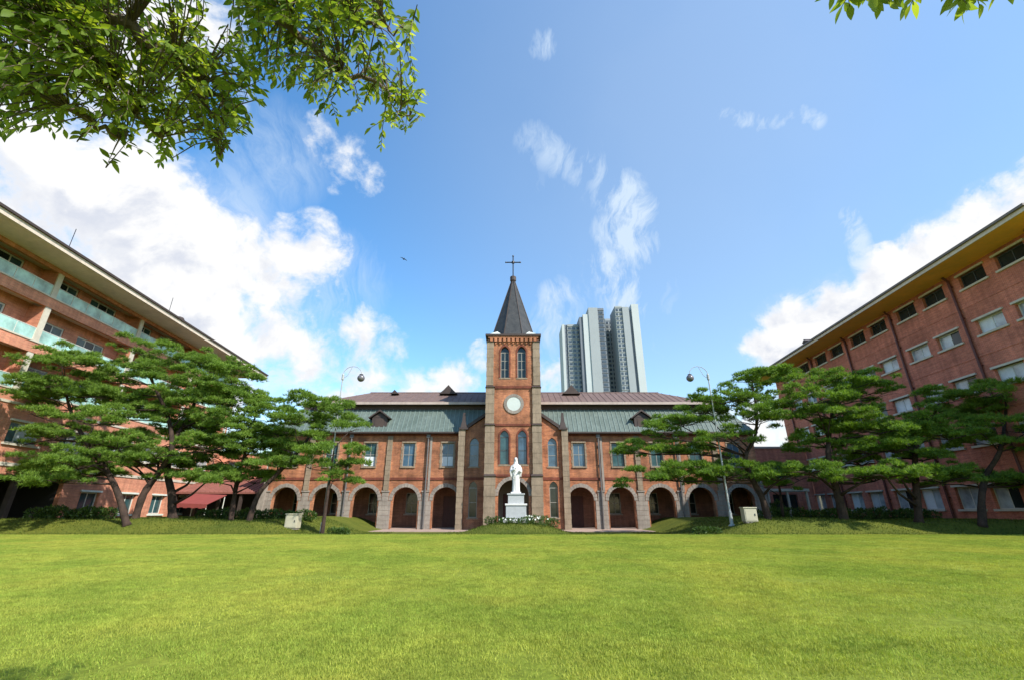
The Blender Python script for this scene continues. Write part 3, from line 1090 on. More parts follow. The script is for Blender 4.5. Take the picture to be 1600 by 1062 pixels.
for tz0, tz1, half, prd, mtn in ((0, 4.35, 0.50, 0.40, 'stone'), (4.5, 8.75, 0.43, 0.28, 'stone'), (8.9, 12.25, 0.40, 0.22, 'stone'), (12.45, 16.75, 0.34, 0.16, 'stone')):
    for sx in (-1, 1):
        p = MB()
        z, kk = tz0, 0
        cx = sx * (TX - half + 0.12)
        while z < tz1 - 0.05:
            g = 0.018 * (kk % 2)
            zt = min(z + 0.435, tz1)
            p.box(cx - half + g, cx + half - g, TY0 - prd + g, TY0 + 0.6, z, zt)
            p.box(cx - half + 0.02, cx + half - 0.02, TY0 - prd + 0.02, TY0 + 0.6, zt, min(zt + 0.016, tz1))
            z += 0.45
            kk += 1
        p.build('tower_buttress', M['stone'], church)
        q = MB()
        zc = tz1
        q.hexa([(cx - half - .05, TY0 - prd - .08, zc), (cx + half + .05, TY0 - prd - .08, zc), (cx + half + .05, TY0 + .62, zc), (cx - half - .05, TY0 + .62, zc)],
               [(cx - half + .04, TY0 - prd + .12, zc + .17), (cx + half - .04, TY0 - prd + .12, zc + .17), (cx + half - .04, TY0 + .6, zc + .17), (cx - half + .04, TY0 + .6, zc + .17)])
        q.build('buttress_cap', M['dark_trim'], church)
for zc, hh in ((4.42, 0.2), (8.78, 0.2), (12.28, 0.24)):
    s = MB()
    s.box(-1.75, 1.75, TY0 - 0.07, TY0, zc - hh / 2, zc + hh / 2)
    s.build('string_course', M['brick_dark'], church)
# tower arch ring
r = MB()
nv = 17
for i in range(nv):
    a0, a1 = math.pi * (i + 0.04) / nv, math.pi * (i + 0.96) / nv
    pr = 0.05 + 0.012 * (i % 2)
    r0, r1 = 1.31, 1.60 + 0.03 * (i % 2)
    r.prism_xz([(-r0 * math.cos(a0), r0 * math.sin(a0)), (-r0 * math.cos(a1), r0 * math.sin(a1)), (-r1 * math.cos(a1), r1 * math.sin(a1)), (-r1 * math.cos(a0), r1 * math.sin(a0))], -pr, 0)
r.build('arch_ring', M['stone_grey'], church).location = (0, TY0, 2.75)
# tower windows
for (zb, h, rows, gm, fr) in ((5.35, 2.4, 2, M['glass_blue'], M['frame_dark']), (13.2, 2.55, 3, M['glass_dark'], M['frame_mid'])):
    for sx in (-1, 1):
        gmm = gm if not (zb < 6 and sx < 0) else M['glass_teal']
        o = make_window(church, 0.8, h, fr, gmm, 0.065, 2 if zb > 10 else 1, rows, 0.2, None, M['stone'])
        o.location = (sx * 0.8, TY0 + 0.17, zb)
        hd = MB()
        hd.face([(p[0], 0.05, p[1]) for p in arc_pts(0, h, 0.4, 14, 'lancet')])
        hd.build('head_pane', gmm, o)
        sr = MB()
        pts = arc_pts(0, h, 0.4, 12, 'lancet')
        pto = arc_pts(0, h, 0.54, 12, 'lancet')
        for i in range(12):
            sr.prism_xz([pts[i], pts[i + 1], pto[i + 1], pto[i]], -0.215, -0.17)
        for s_ in (-1, 1):
            sr.box(min(s_ * .4, s_ * .54), max(s_ * .4, s_ * .54), -0.215, -0.17, 0, h)
        sr.build('surround', M['brick_dark'], o)
# round white dial
r = MB()
nseg = 24
for i in range(nseg):
    a0, a1 = 2 * math.pi * (i + .03) / nseg, 2 * math.pi * (i + .97) / nseg
    r.prism_xz([(0.65 * math.cos(a0), 0.65 * math.sin(a0)), (0.65 * math.cos(a1), 0.65 * math.sin(a1)), (0.92 * math.cos(a1), 0.92 * math.sin(a1)), (0.92 * math.cos(a0), 0.92 * math.sin(a0))], -0.08, 0.0)
rg = r.build('dial_ring', M['stone_grey'], church)
rg.location = (0.05, TY0, 10.72)
cdk = MB()
cdk.prism_xz([(0.64 * math.cos(2 * math.pi * i / 32), 0.64 * math.sin(2 * math.pi * i / 32)) for i in range(32)], -0.05, 0.0)
cdk.build('dial', M['clock'], rg)
# corbel table, cornice, spire
s = MB()
for k in range(11):
    x = -2.1 + k * 0.42
    s.box(x - 0.13, x + 0.13, TY0 - 0.2, TY0, 16.75, 17.1)
    s.box(x - 0.08, x + 0.08, TY0 - 0.12, TY0, 16.52, 16.75)
s.box(-TX, TX, TY0 - 0.16, TY0, 17.1, 17.3)
s.build('corbel_table', M['brick_church'], church)
s = MB()
s.box(-TX - 0.26, TX + 0.26, TY0 - 0.26, TY1 + 0.26, 17.3, 17.5)
s.build('cornice', M['dark_trim'], church)
cy = (TY0 + TY1) / 2
sp = MB()
ro = 2.42
oct_ = [(ro * math.cos(math.pi / 8 + k * math.pi / 4), ro * math.sin(math.pi / 8 + k * math.pi / 4)) for k in range(8)]
ZT = 24.9
rt = 0.13
sp.hexa([(x, cy + y, 17.52) for x, y in oct_], [(x * rt / ro, cy + y * rt / ro, ZT) for x, y in oct_])
spire = sp.build('spire', M['spire'], church)
hp = MB()
for x, y in oct_:
    hp.tube([(x * 1.005, cy + y * 1.005, 17.54), (x * rt / ro * 1.1, cy + y * rt / ro * 1.1, ZT)], 0.05, 5)
hp.build('hip_roll', M['dark_trim'], spire)
for sx in (-1, 1):
    for sy in (-1, 1):
        b = MB()
        xa = sx * 2.55
        ya = cy + sy * 2.55
        p1 = (sx * 2.34, cy + sy * 0.95, 17.54)
        p2 = (sx * 0.95, cy + sy * 2.34, 17.54)
        tp = (sx * 1.58, cy + sy * 1.58, 18.25)
        b.face([(xa, ya, 17.54), p1, tp] if sx * sy < 0 else [(xa, ya, 17.54), tp, p1])
        b.face([(xa, ya, 17.54), tp, p2] if sx * sy < 0 else [(xa, ya, 17.54), p2, tp])
        b.build('broach', M['white_metal'], spire)
c = MB()
c.lathe([(0.24, -0.1), (0.33, 0.0), (0.33, 0.46), (0.2, 0.56), (0.05, 0.66)], (0, cy, ZT - 0.1), 10)
c.build('finial', M['dark_trim'], spire)
c = MB()
c.tube([(0, cy, ZT + 0.4), (0, cy, ZT + 3.0)], 0.065, 8)
c.tube([(-0.78, cy, ZT + 2.2), (0.78, cy, ZT + 2.2)], 0.065, 8)
for p in ((-0.78, ZT + 2.2), (0.78, ZT + 2.2), (0, ZT + 3.0)):
    c.lathe([(0.03, -0.09), (0.1, -0.04), (0.1, 0.04), (0.03, 0.09)], (p[0], cy, p[1]), 8)
c.lathe([(0.03, -0.2), (0.17, -0.1), (0.17, 0.1), (0.03, 0.2)], (0, cy, ZT + 2.2), 8)
c.build('cross', M['iron'], church)

# ------------------------------------------------------------------ residence on the right
TH = math.radians(3.78)
right = thing('residence_block', 'red brick residence block with ochre timber soffit and curtained windows on the right', 'building', (30.5, 22.6, 0), -math.pi / 2 - TH)
# local x towards the camera, y into the building, z world
RX0, RX1 = -31.0, 2.0
ROWS = [(1.75, 1.45), (5.7, 1.1), (9.05, 1.05), (12.4, 0.98), (15.72, 0.95)]
cols = []
pipes = []
k = -2
while True:
    pY = 22.24 + 5.84 * k
    pipes.append(22.6 - pY)
    for off in (1.62, 4.28):
        cols.append(22.6 - (pY + off))
    k += 1
    if pY > 46: break
cols = [c for c in cols if RX0 + 1.2 < c < RX1 - 1.0]
w = MB()
lv = [0.2, 4.4, 7.8, 11.2, 14.5, 17.05]
for r_, (zb, h) in enumerate(ROWS):
    w.wall(RX0, RX1, lv[r_], lv[r_ + 1], 0, [(c, 1.86, zb, zb + h, 'rect') for c in cols], 0.28)
w.face([(RX0, 0, 0.2), (RX0, 14, 0.2), (RX0, 14, 17.05), (RX0, 0, 17.05)])
w.face([(RX1, 0, 0.2), (RX1, 14, 0.2), (RX1, 14, 17.05), (RX1, 0, 17.05)])
w.build('wall', M['brick_right'], right)
for zc in (4.4, 7.75, 11.15, 14.5):
    b = MB()
    b.box(RX0, RX1, -0.03, 0.0, zc - 0.05, zc + 0.05)
    b.build('band_course', M['brick_right'], right)
protos = {}
for r_, (zb, h) in enumerate(ROWS):
    for ci, c in enumerate(cols):
        kind = 0
        if r_ < 4: kind = 1 + ((ci * 5 + r_ * 3) % 3)
        key = (r_, kind)
        if key not in protos:
            gl = [M['glass_dark'], (M['curtain'], M['curtain']), (M['curtain'], M['glass_dark']), (M['blind'], M['curtain'])][kind] if kind else M['glass_dark']
            o = make_window(right, 1.86, h, M['frame_pale'] if kind else M['frame_dark'], gl, 0.06, 2, 1, 0.33, 0.31)
            o.location = (c, 0.2 + 0.002 * r_, zb)
            # give curtained windows a front pane of clear depth: a dark mullion rail
            protos[key] = o
        else:
            copy_part(protos[key], right, (c, 0.2 + 0.002 * r_, zb))
first = None
for p_ in pipes:
    if RX0 < p_ < RX1:
        if first is None:
            p = MB()
            p.tube([(0, -0.12, 0.9), (0, -0.12, 16.7), (0, -0.4, 17.0)], 0.085, 8)
            for zz in (2.5, 5.0, 7.6, 10.5, 13.8, 16.2):
                p.box(-0.11, 0.11, -0.14, 0, zz, zz + 0.08)
            first = p.build('downpipe', M['pipe_red'], right)
            first.location = (p_, 0, 0)
        else:
            o = first.copy()
            COL.objects.link(o)
            o.location = (p_, 0, 0)
OVR = 2.2
s = MB()
s.box(RX0 - 2.0, RX1 + 0.5, -OVR, 3.0, 17.06, 17.12)
s.build('soffit', M['soffit_wood'], right)
s = MB()
s.box(RX0 - 2.06, RX1 + 0.5, -OVR - 0.06, -OVR, 16.98, 17.34)
s.box(RX0 - 2.06, RX0 - 2.0, -OVR, 15, 16.98, 17.34)
s.build('fascia', M['fascia_light'], right)
s = MB()
s.box(RX0 - 2.1, RX1 + 0.5, -OVR - 0.2, -OVR - 0.06, 17.22, 17.36)
s.build('gutter', M['roof_sheet'], right)
s = MB()
s.prism_yz([(-OVR - 0.04, 17.36), (7, 20.0), (16, 17.36)], RX0 - 2, RX1 + 0.5)
s.build('roof', M['roof_sheet'], right)
v = MB()
v.box(-0.35, 0.35, 0, 0.7, 0, 0.55)
v.prism_xz([(-0.45, 0.55), (0.45, 0.55), (0, 0.85)], -0.05, 0.75)
v.build('roof_vent', M['dark_trim'], right).location = (-21.2, -1.3, 17.55)

# ------------------------------------------------------------------ balconied block on the left
left = thing('balcony_block', 'orange brick block with glass balconies and deep taupe eaves on the left', 'building', (-30.5, 22.6, 0), math.pi / 2 + TH)
LX0, LX1 = -10.0, 28.6
FL = [14.95, 11.85, 8.7]          # spandrel tops
RD = 1.15                         # balcony depth
# spandrel bands
for zt in FL:
    s = MB()
    s.box(LX0, LX1, 0, 0.22, zt - 0.72, zt - 0.06)
    s.build('spandrel', M['brick_left'], left)
    s = MB()
    s.box(LX0, LX1, -0.05, 0.27, zt - 0.06, zt + 0.03)
    s.build('coping', M['stone_light'], left)
    s = MB()
    s.box(LX0, LX1, 0.22, RD, zt - 0.50, zt - 0.30)
    s.build('balcony_slab', M['soffit_grey'], left)
s = MB()
s.box(LX0, LX1 - 0.02, -0.012, 0.21, 16.72, 16.975)
s.build('eave_beam', M['brick_left'], left)
# recessed wall with window openings
fins = [4.52 + 7.9 * k for k in range(-2, 5)]
fins = [f for f in fins if LX0 < f < LX1]
wcs = []
for f in fins:
    wcs += [f + 1.55, f + 5.2]
wcs = [c for c in wcs if LX0 + 1.3 < c < LX1 - 1.3]
w = MB()
for zt, top in zip(FL, (17.0, 14.45, 11.35)):
    w.wall(LX0, LX1, zt - 0.3, top, RD, [(c, 2.5, zt - 0.1, zt + 1.9, 'rect') for c in wcs], 0.2)
w.face([(LX1, 0, 0.2), (LX1, 14, 0.2), (LX1, 14, 17.0), (LX1, 0, 17.0)])
w.build('recessed_wall', M['brick_left'], left)
wp = None
for zt in FL:
    for ci, c in enumerate(wcs):
        if wp is None:
            wp = make_window(left, 2.5, 2.0, M['frame_pale'], (M['glass_teal'], M['glass_dark']), 0.09, 3, 1, None, 0.05, M['white_metal'])
            wp.location = (c, RD + 0.08, zt - 0.1)
        else:
            copy_part(wp, left, (c, RD + 0.08, zt - 0.1))
# fins (brick cross walls with a pale front edge)
fp = None
for zt, top in zip(FL, (16.98, 14.22, 11.12)):
    for f in fins:
        s = MB()
        s.box(f - 0.16, f + 0.16, 0.1, RD, zt + 0.03, top)
        fo = s.build('cross_wall', M['brick_left'], left)
        e = MB()
        e.box(f - 0.19, f + 0.19, 0.02, 0.1, zt + 0.03, top)
        e.build('edge_strip', M['stone_light'], fo)
# glass rails per bay
for zt in FL:
    for f in fins + [fins[-1] + 7.9]:
        a = max(f - 7.9 + 0.2, LX0)
        b_ = min(f - 0.2, LX1)
        if b_ - a < 0.5: continue
        n = max(1, round((b_ - a) / 1.28))
        pw = (b_ - a) / n
        h = MB()
        h.tube([(a, 0.11, zt + 0.83), (b_, 0.11, zt + 0.83)], 0.03, 6)
        for k in range(n + 1):
            x = a + pw * k
            h.box(x - 0.015, x + 0.015, 0.085, 0.135, zt + 0.03, zt + 0.82)
        ho = h.build('handrail', M['frame_pale'], left)
        g = MB()
        g.box(0.02, pw - 0.02, 0.1, 0.118, zt + 0.06, zt + 0.80)
        go = g.build('glass_panel', M['glass_rail'], ho)
        go.location.x = a
        for k in range(1, n):
            c_ = go.copy()
            COL.objects.link(c_)
            c_.location.x = a + pw * k
# lower two storeys, flush
w = MB()
low_c = [c for c in wcs]
w.wall(LX0, LX1, 4.4, 7.98, 0, [(c, 2.2, 5.55, 6.85, 'rect') for c in low_c], 0.25)
ent = (8.6, 4.6)
gcs = [12.6, 16.5, 20.2, 24.0]
w.wall(LX0, LX1, 0.2, 4.4, 0, [(4.4, 11.4, 0.2, 3.7, 'rect')] + [(c, 1.7, 1.4, 2.95, 'rect') for c in gcs], 0.3)
w.build('wall', M['brick_left'], left)
for za, zb_ in ((4.2, 4.42), (7.82, 7.97)):
    s = MB()
    s.box(LX0, LX1, -0.06, 0.0, za, zb_)
    s.build('band_course', M['stone_light'], left)
wp = None
for c in low_c:
    if wp is None:
        wp = make_window(left, 2.2, 1.3, M['frame_pale'], (M['glass_teal'], M['curtain'], M['curtain']), 0.08, 3, 1, 0.3, 0.3)
        wp.location = (c, 0.18, 5.55)
    else:
        copy_part(wp, left, (c, 0.18, 5.55))
wp = None
for c in gcs:
    if wp is None:
        wp = make_window(left, 1.7, 1.55, M['frame_pale'], (M['glass_teal'], M['glass_teal']), 0.09, 2, 1, 0.36, 0.3, M['white_metal'])
        wp.location = (c, 0.2, 1.4)
    else:
        copy_part(wp, left, (c, 0.2, 1.4))
# entrance hall behind the opening
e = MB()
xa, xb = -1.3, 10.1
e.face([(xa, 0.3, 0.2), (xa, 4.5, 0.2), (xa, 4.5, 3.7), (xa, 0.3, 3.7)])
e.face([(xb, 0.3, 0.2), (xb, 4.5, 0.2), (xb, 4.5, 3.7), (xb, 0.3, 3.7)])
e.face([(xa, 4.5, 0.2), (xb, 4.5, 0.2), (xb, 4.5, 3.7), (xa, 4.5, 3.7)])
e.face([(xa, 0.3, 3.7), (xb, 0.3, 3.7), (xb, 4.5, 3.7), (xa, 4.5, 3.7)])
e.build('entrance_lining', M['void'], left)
for x in (xa + 2.8, xa + 5.6, xa + 8.4):
    e = MB()
    e.box(x - 0.16, x + 0.16, 0.3, 0.6, 0.2, 3.7)
    e.build('entrance_column', M['dark_trim'], left)
for k in range(6):
    d = MB()
    d.box(xa + 1.2 + k * 1.6, xa + 2.7 + k * 1.6, 4.3, 4.38, 1.0, 3.3)
    d.build('glass_door', M['glass_dark'], left)
s = MB()
s.box(LX0 - 0.5, LX1 + 2.0, -2.2, 3.0, 16.98, 17.05)
s.build('soffit', M['soffit_grey'], left)
s = MB()
s.box(LX0 - 0.5, LX1 + 2.06, -2.26, -2.2, 16.9, 17.32)
s.box(LX1 + 2.0, LX1 + 2.06, -2.2, 15, 16.9, 17.32)
s.build('fascia', M['fascia_light'], left)
s = MB()
s.box(LX0 - 0.5, LX1 + 2.1, -2.38, -2.26, 17.22, 17.37)
s.build('gutter', M['dark_trim'], left)
s = MB()
s.prism_yz([(-2.24, 17.37), (7, 19.6), (16, 17.37)], LX0 - 0.5, LX1 + 2.0)
s.build('roof', M['roof_sheet'], left)
for x, hgt in ((2.2, 1.5), (12.2, 1.4)):
    a = MB()
    a.tube([(x, -2.0, 17.3), (x, -2.0, 17.4 + hgt)], 0.022, 6)
    a.build('lightning_rod', M['iron'], left)
v = MB()
v.lathe([(0.42, 0), (0.42, 0.25), (0.30, 0.45), (0.05, 0.55)], (14.8, -1.2, 17.6), 12)
v.build('roof_vent', M['dark_trim'], left)

# ------------------------------------------------------------------ links between the church and the blocks
lk = thing('link_wing', 'low brick link wing with flat parapet between the church and the red residence block', 'building', (26.9, 50.5, 0.8))
w = MB()
w.wall(-3.4, 5.4, 0, 3.2, 0, [(-1.6, 2.6, 0, 2.5, 'rect'), (2.2, 2.6, 0, 2.5, 'rect')], 0.3)
w.wall(-3.4, 5.4, 3.2, 7.3, 0, [(-1.6, 1.5, 4.2, 5.6, 'rect'), (2.2, 1.5, 4.2, 5.6, 'rect')], 0.25)
w.build('wall', M['brick_right'], lk)
w = MB()
w.box(-3.5, 5.5, -0.12, 0.4, 7.3, 7.5)
w.build('parapet_coping', M['fascia'], lk)
for x in (-1.6, 2.2):
    make_window(lk, 1.5, 1.4, M['frame_pale'], M['glass_teal'], 0.07, 2, 1, 0.3, 0.3).location = (x, 0.18, 4.2)
    d = MB()
    d.box(-1.3, 1.3, 0, 0.1, 0, 2.5)
    d.build('glass_door', M['glass_dark'], lk).location = (x, 0.25, 0)
cw = thing('covered_walkway', 'pale beamed covered walkway in front of the link wing beside the church end', 'walkway', (24.6, 46.5, 0.9))
b = MB()
b.box(-1.6, 4.6, -0.15, 1.6, 2.55, 2.8)
b.build('canopy', M['stone_light'], cw)
for k in range(4):
    p = MB()
    p.box(-0.09, 0.09, -0.09, 0.09, 0, 2.55)
    p.build('post', M['stone_light'], cw).location = (-1.3 + k * 1.9, 0.1, 0)
lk2 = thing('link_wing', 'low brick link wing with red tiled lean-to roof between balcony block and church', 'building', (-26.5, 49.5, 0.8))
w = MB()
w.wall(-5.4, 3.6, 0, 6.6, 0, [(-3.2, 1.5, 4.6, 5.8, 'rect'), (1.0, 1.5, 4.6, 5.8, 'rect')], 0.25)
w.build('wall', M['brick_left'], lk2)
for x in (-3.2, 1.0):
    make_window(lk2, 1.5, 1.2, M['frame_pale'], M['glass_teal'], 0.07, 2, 1, 0.3, None).location = (x, 0.18, 4.6)
r = MB()
r.hexa([(-5.4, -5.2, 2.35), (3.4, -5.2, 2.35), (3.4, -0.02, 4.0), (-5.4, -0.02, 4.0)], [(-5.4, -5.2, 2.5), (3.4, -5.2, 2.5), (3.4, -0.02, 4.15), (-5.4, -0.02, 4.15)])
ro_ = r.build('lean_to_roof', M['red_roof'], lk2)
r = MB()
k = -5.2
while k < 3.3:
    r.tube([(k, -5.2, 2.52), (k, -0.05, 4.16)], 0.05, 5)
    k += 0.42
tag(r.build('tile_roll', M['red_roof'], ro_), kind='stuff')
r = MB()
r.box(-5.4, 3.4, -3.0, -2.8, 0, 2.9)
r.build('dark_opening_sheet', M['void'], lk2)  # near-black sheet added for the dark opening below the roof
for k in range(5):
    p = MB()
    p.box(-0.12, 0.12, -0.12, 0.12, 0, 2.35)
    p.build('post', M['dark_trim'], lk2).location = (-5.1 + k * 2.05, -4.9, 0)
aw = thing('awning', 'red cloth awning projecting from the ground floor beside the left block', 'awning', (-27.6, 43.0, 1.0))
a = MB()
a.hexa([(-2.0, -1.4, 1.25), (1.0, -1.4, 1.15), (1.0, 1.2, 2.0), (-2.0, 1.2, 2.1)], [(-2.0, -1.4, 1.3), (1.0, -1.4, 1.2), (1.0, 1.2, 2.05), (-2.0, 1.2, 2.15)])
ao = a.build('cloth', M['awning'], aw)
a = MB()
for k in range(9):
    x = -2.0 + 3.0 * k / 9
    zt_ = 1.25 - 0.1 * k / 9
    a.box(x, x + 3.0 / 9, -1.43, -1.4, zt_ - 0.28 - 0.05 * (k % 2), zt_)
a.build('valance', M['awning'], ao)
for x, y in ((-1.9, -1.3), (0.9, -1.3), (-1.9, 1.1), (0.9, 1.1)):
    p = MB()
    p.tube([(x, y, 0), (x, y, 1.2 if y < 0 else 2.0)], 0.04, 6)
    p.build('post', M['frame_pale'], aw)


# ------------------------------------------------------------------ apartment towers far behind
def tower_block(label, px0, px1, ytop, Y, depth, faces, extra=None):
    """faces: list of (fraction0, fraction1, material, recess, banded)"""
    px0, px1, ytop = 880 + (px0 - 878.5) * 1.045, 880 + (px1 - 878.5) * 1.045, ytop - 5
    A = at(px0, 560, Y)
    B = at(px1, 560, Y)
    T = at((px0 + px1) / 2, ytop, Y)
    wd = B.x - A.x
    t = thing('apartment_tower', label, 'tower block', (A.x, Y, 0), 0, 'apartment towers behind the church')
    H = T.z
    for (f0, f1, mt, rec, band, dz) in faces:
        b = MB()
        b.box(wd * f0, wd * f1, rec, depth, 0, H + dz)
        o = b.build('slab', M[mt], t)
        if band:
            s = MB()
            a_, c_ = wd * f0, wd * f1
            z = 55.0
            while z < H + dz - 3:
                for q in range(band):
                    l = a_ + (c_ - a_) * (q + 0.18) / band
                    r2 = a_ + (c_ - a_) * (q + 0.82) / band
                    s.box(l, r2, rec - 0.15, rec, z + 0.5, z + 2.1)
                z += 3.0
            tag(s.build('window_band', M['band_dark'], o), kind='stuff')
            s = MB()
            z = 55.0
            while z < H + dz - 1:
                s.box(a_, c_, rec - 0.3, rec, z - 0.18, z + 0.18)
                z += 3.0
            tag(s.build('floor_edge', M[mt], o), kind='stuff')
    return t


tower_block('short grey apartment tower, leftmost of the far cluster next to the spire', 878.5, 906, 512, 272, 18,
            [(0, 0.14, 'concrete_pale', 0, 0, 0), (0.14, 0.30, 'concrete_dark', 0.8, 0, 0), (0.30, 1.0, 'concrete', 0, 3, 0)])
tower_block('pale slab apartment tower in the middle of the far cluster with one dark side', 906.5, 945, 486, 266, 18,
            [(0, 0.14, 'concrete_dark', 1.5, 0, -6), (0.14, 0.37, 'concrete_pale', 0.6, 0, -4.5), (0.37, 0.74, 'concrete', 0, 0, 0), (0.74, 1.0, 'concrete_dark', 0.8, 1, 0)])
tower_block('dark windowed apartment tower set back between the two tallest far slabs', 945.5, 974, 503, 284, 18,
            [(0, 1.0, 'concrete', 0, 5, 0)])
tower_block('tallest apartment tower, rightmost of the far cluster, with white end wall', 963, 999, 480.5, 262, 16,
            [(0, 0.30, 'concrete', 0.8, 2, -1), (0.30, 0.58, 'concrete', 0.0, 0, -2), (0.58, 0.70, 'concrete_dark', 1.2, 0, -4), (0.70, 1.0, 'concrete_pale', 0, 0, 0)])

# ------------------------------------------------------------------ statue
SP = Vector((0.27, 32.6, 0))
SP.z = float(height(SP.x, SP.y))
ped = thing('pedestal', 'pale granite stepped pedestal carrying the white statue on the grass mound', 'pedestal', (SP.x, SP.y, SP.z - 0.12))
p = MB()
p.box(-0.86, 0.86, -0.86, 0.86, 0, 0.28)
p.build('plinth', M['pedestal'], ped, bevel=0.015)
p = MB()
p.box(-0.68, 0.68, -0.68, 0.68, 0.28, 1.16)
p.build('lower_block', M['pedestal'], ped, bevel=0.015)
p = MB()
p.box(-0.74, 0.74, -0.74, 0.74, 1.16, 1.28)
p.build('ledge', M['marble'], ped, bevel=0.015)
p = MB()
p.box(-0.54, 0.54, -0.54, 0.54, 1.28, 1.84)
p.box(-0.60, 0.60, -0.60, 0.60, 1.84, 1.93)
p.build('upper_block', M['pedestal'], ped, bevel=0.012)


def statue_mesh():
    b = MB()
    n = 40
    # z, half width, half depth, forward shift, fold depth
    rings = [(0.00, 0.30, 0.27, 0.00, .030), (0.05, 0.29, 0.26, 0.00, .032), (0.40, 0.265, 0.235, 0.0, .034), (0.80, 0.265, 0.225, 0.0, .030), (1.00, 0.29, 0.24, 0.0, .026),
             (1.15, 0.33, 0.25, 0.0, .024), (1.32, 0.345, 0.25, 0.0, .020), (1.48, 0.33, 0.24, 0.0, .016), (1.62, 0.315, 0.22, 0.0, .010), (1.74, 0.305, 0.19, 0.01, .006), (1.82, 0.27, 0.17, 0.01, .004),
             (1.88, 0.19, 0.14, 0.01, .002), (1.92, 0.11, 0.11, 0.0, 0), (1.98, 0.085, 0.09, -0.01, 0)]
    i0 = len(b.v)
    for (z, rx, ry, sh, fd) in rings:
        for j in range(n):
            a = 2 * math.pi * j / n
            k = 1 + fd * 2.2 * math.sin(a * 11 + 1.5 * math.sin(z * 2.0)) + fd * math.sin(a * 5 + z * 3)
            b.v.append((rx * math.cos(a) * k, ry * math.sin(a) * k - sh, z))
    for r in range(len(rings) - 1):
        for j in range(n):
            q = i0 + r * n + j
            q2 = i0 + r * n + (j + 1) % n
            b.f.append((q, q2, q2 + n, q + n))
    b.f.append(tuple(i0 + j for j in reversed(range(n))))
    b.f.append(tuple(i0 + (len(rings) - 1) * n + j for j in range(n)))
    # head with veil falling to the shoulders
    prof = [(0.02, -0.17), (0.07, -0.155), (0.098, -0.09), (0.108, 0.0), (0.104, 0.07), (0.075, 0.135), (0.02, 0.16)]
    b.lathe(prof, (0, -0.03, 2.16), 20)
    b.lathe([(0.22, -0.36), (0.185, -0.28), (0.15, -0.15), (0.135, 0.0), (0.128, 0.08), (0.09, 0.16), (0.02, 0.195)], (0, 0.025, 2.165), 20)
    # nose, brow, chin
    b.tube([(0, -0.135, 2.20), (0, -0.158, 2.15)], [0.012, 0.02], 6)
    b.tube([(-0.06, -0.122, 2.215), (0, -0.137, 2.22), (0.06, -0.122, 2.215)], 0.014, 6)
    b.tube([(-0.03, -0.128, 2.095), (0.03, -0.128, 2.095)], 0.013, 6)
    b.lathe([(0.01, -0.03), (0.035, 0), (0.01, 0.03)], (0, -0.11, 2.045), 8)
    # sleeves: upper arm down to the elbow, forearm across to the chest
    for s in (-1, 1):
        e = Vector((s * 0.36, -0.05, 1.36))
        hnd = Vector((s * 0.09, -0.30, 1.52)) if s < 0 else Vector((0.30, -0.34, 1.40))
        b.tube([(s * 0.25, 0.0, 1.76), (s * 0.33, 0.0, 1.58), tuple(e)], [0.115, 0.125, 0.13], 12)
        b.tube([tuple(e), tuple((e + hnd) / 2), tuple(hnd)], [0.13, 0.115, 0.085], 12)
        # hanging sleeve
        b.hexa([(e.x - .04, e.y - .1, 1.02), (e.x + .04, e.y - .1, 1.02), (e.x + .04, e.y + .1, 1.05), (e.x - .04, e.y + .1, 1.05)],
               [(e.x - .1, e.y - .16, 1.36), (e.x + .08, e.y - .16, 1.36), (e.x + .08, e.y + .12, 1.36), (e.x - .1, e.y + .12, 1.36)])
        d = (hnd - e).normalized()
        palm = hnd + d * 0.07
        b.tube([tuple(hnd), tuple(palm)], [0.045, 0.05], 8)
        side = d.cross(Vector((0, 0, 1))).normalized()
        upv = side.cross(d)
        for fi in range(4):
            off = upv * (-0.04 + 0.027 * fi)
            L = (0.085, 0.10, 0.095, 0.075)[fi]
            b.tube([tuple(palm + off), tuple(palm + off + d * L * 0.55), tuple(palm + off + d * L - side * 0.02 * s)], [0.015, 0.014, 0.010], 6)
        b.tube([tuple(hnd + upv * 0.03), tuple(hnd + upv * 0.085 + d * 0.05)], [0.016, 0.012], 6)
    # mantle edge crossing the front
    b.tube([(0.22, -0.17, 1.72), (0.05, -0.245, 1.45), (-0.12, -0.255, 1.15), (-0.2, -0.22, 0.9)], [0.04, 0.05, 0.05, 0.03], 8)
    b.tube([(-0.2, -0.15, 1.74), (-0.08, -0.22, 1.6)], [0.035, 0.03], 8)
    # low base
    b.box(-0.38, 0.38, -0.36, 0.36, -0.08, 0.02)
    return b


st = statue_mesh().build('statue', M['marble'], None, True)
st.location = (SP.x, SP.y, SP.z - 0.12 + 1.93 + 0.08)
st.scale = (0.93, 0.96, 1.0)
rm = st.modifiers.new('remesh', 'REMESH')
rm.mode = 'VOXEL'
rm.voxel_size = 0.018
rm.use_smooth_shade = True
smo = st.modifiers.new('smooth', 'SMOOTH')
smo.factor = 0.5
smo.iterations = 2
tag(st, 'white robed and veiled statue with folded arms standing on the granite pedestal', 'statue')


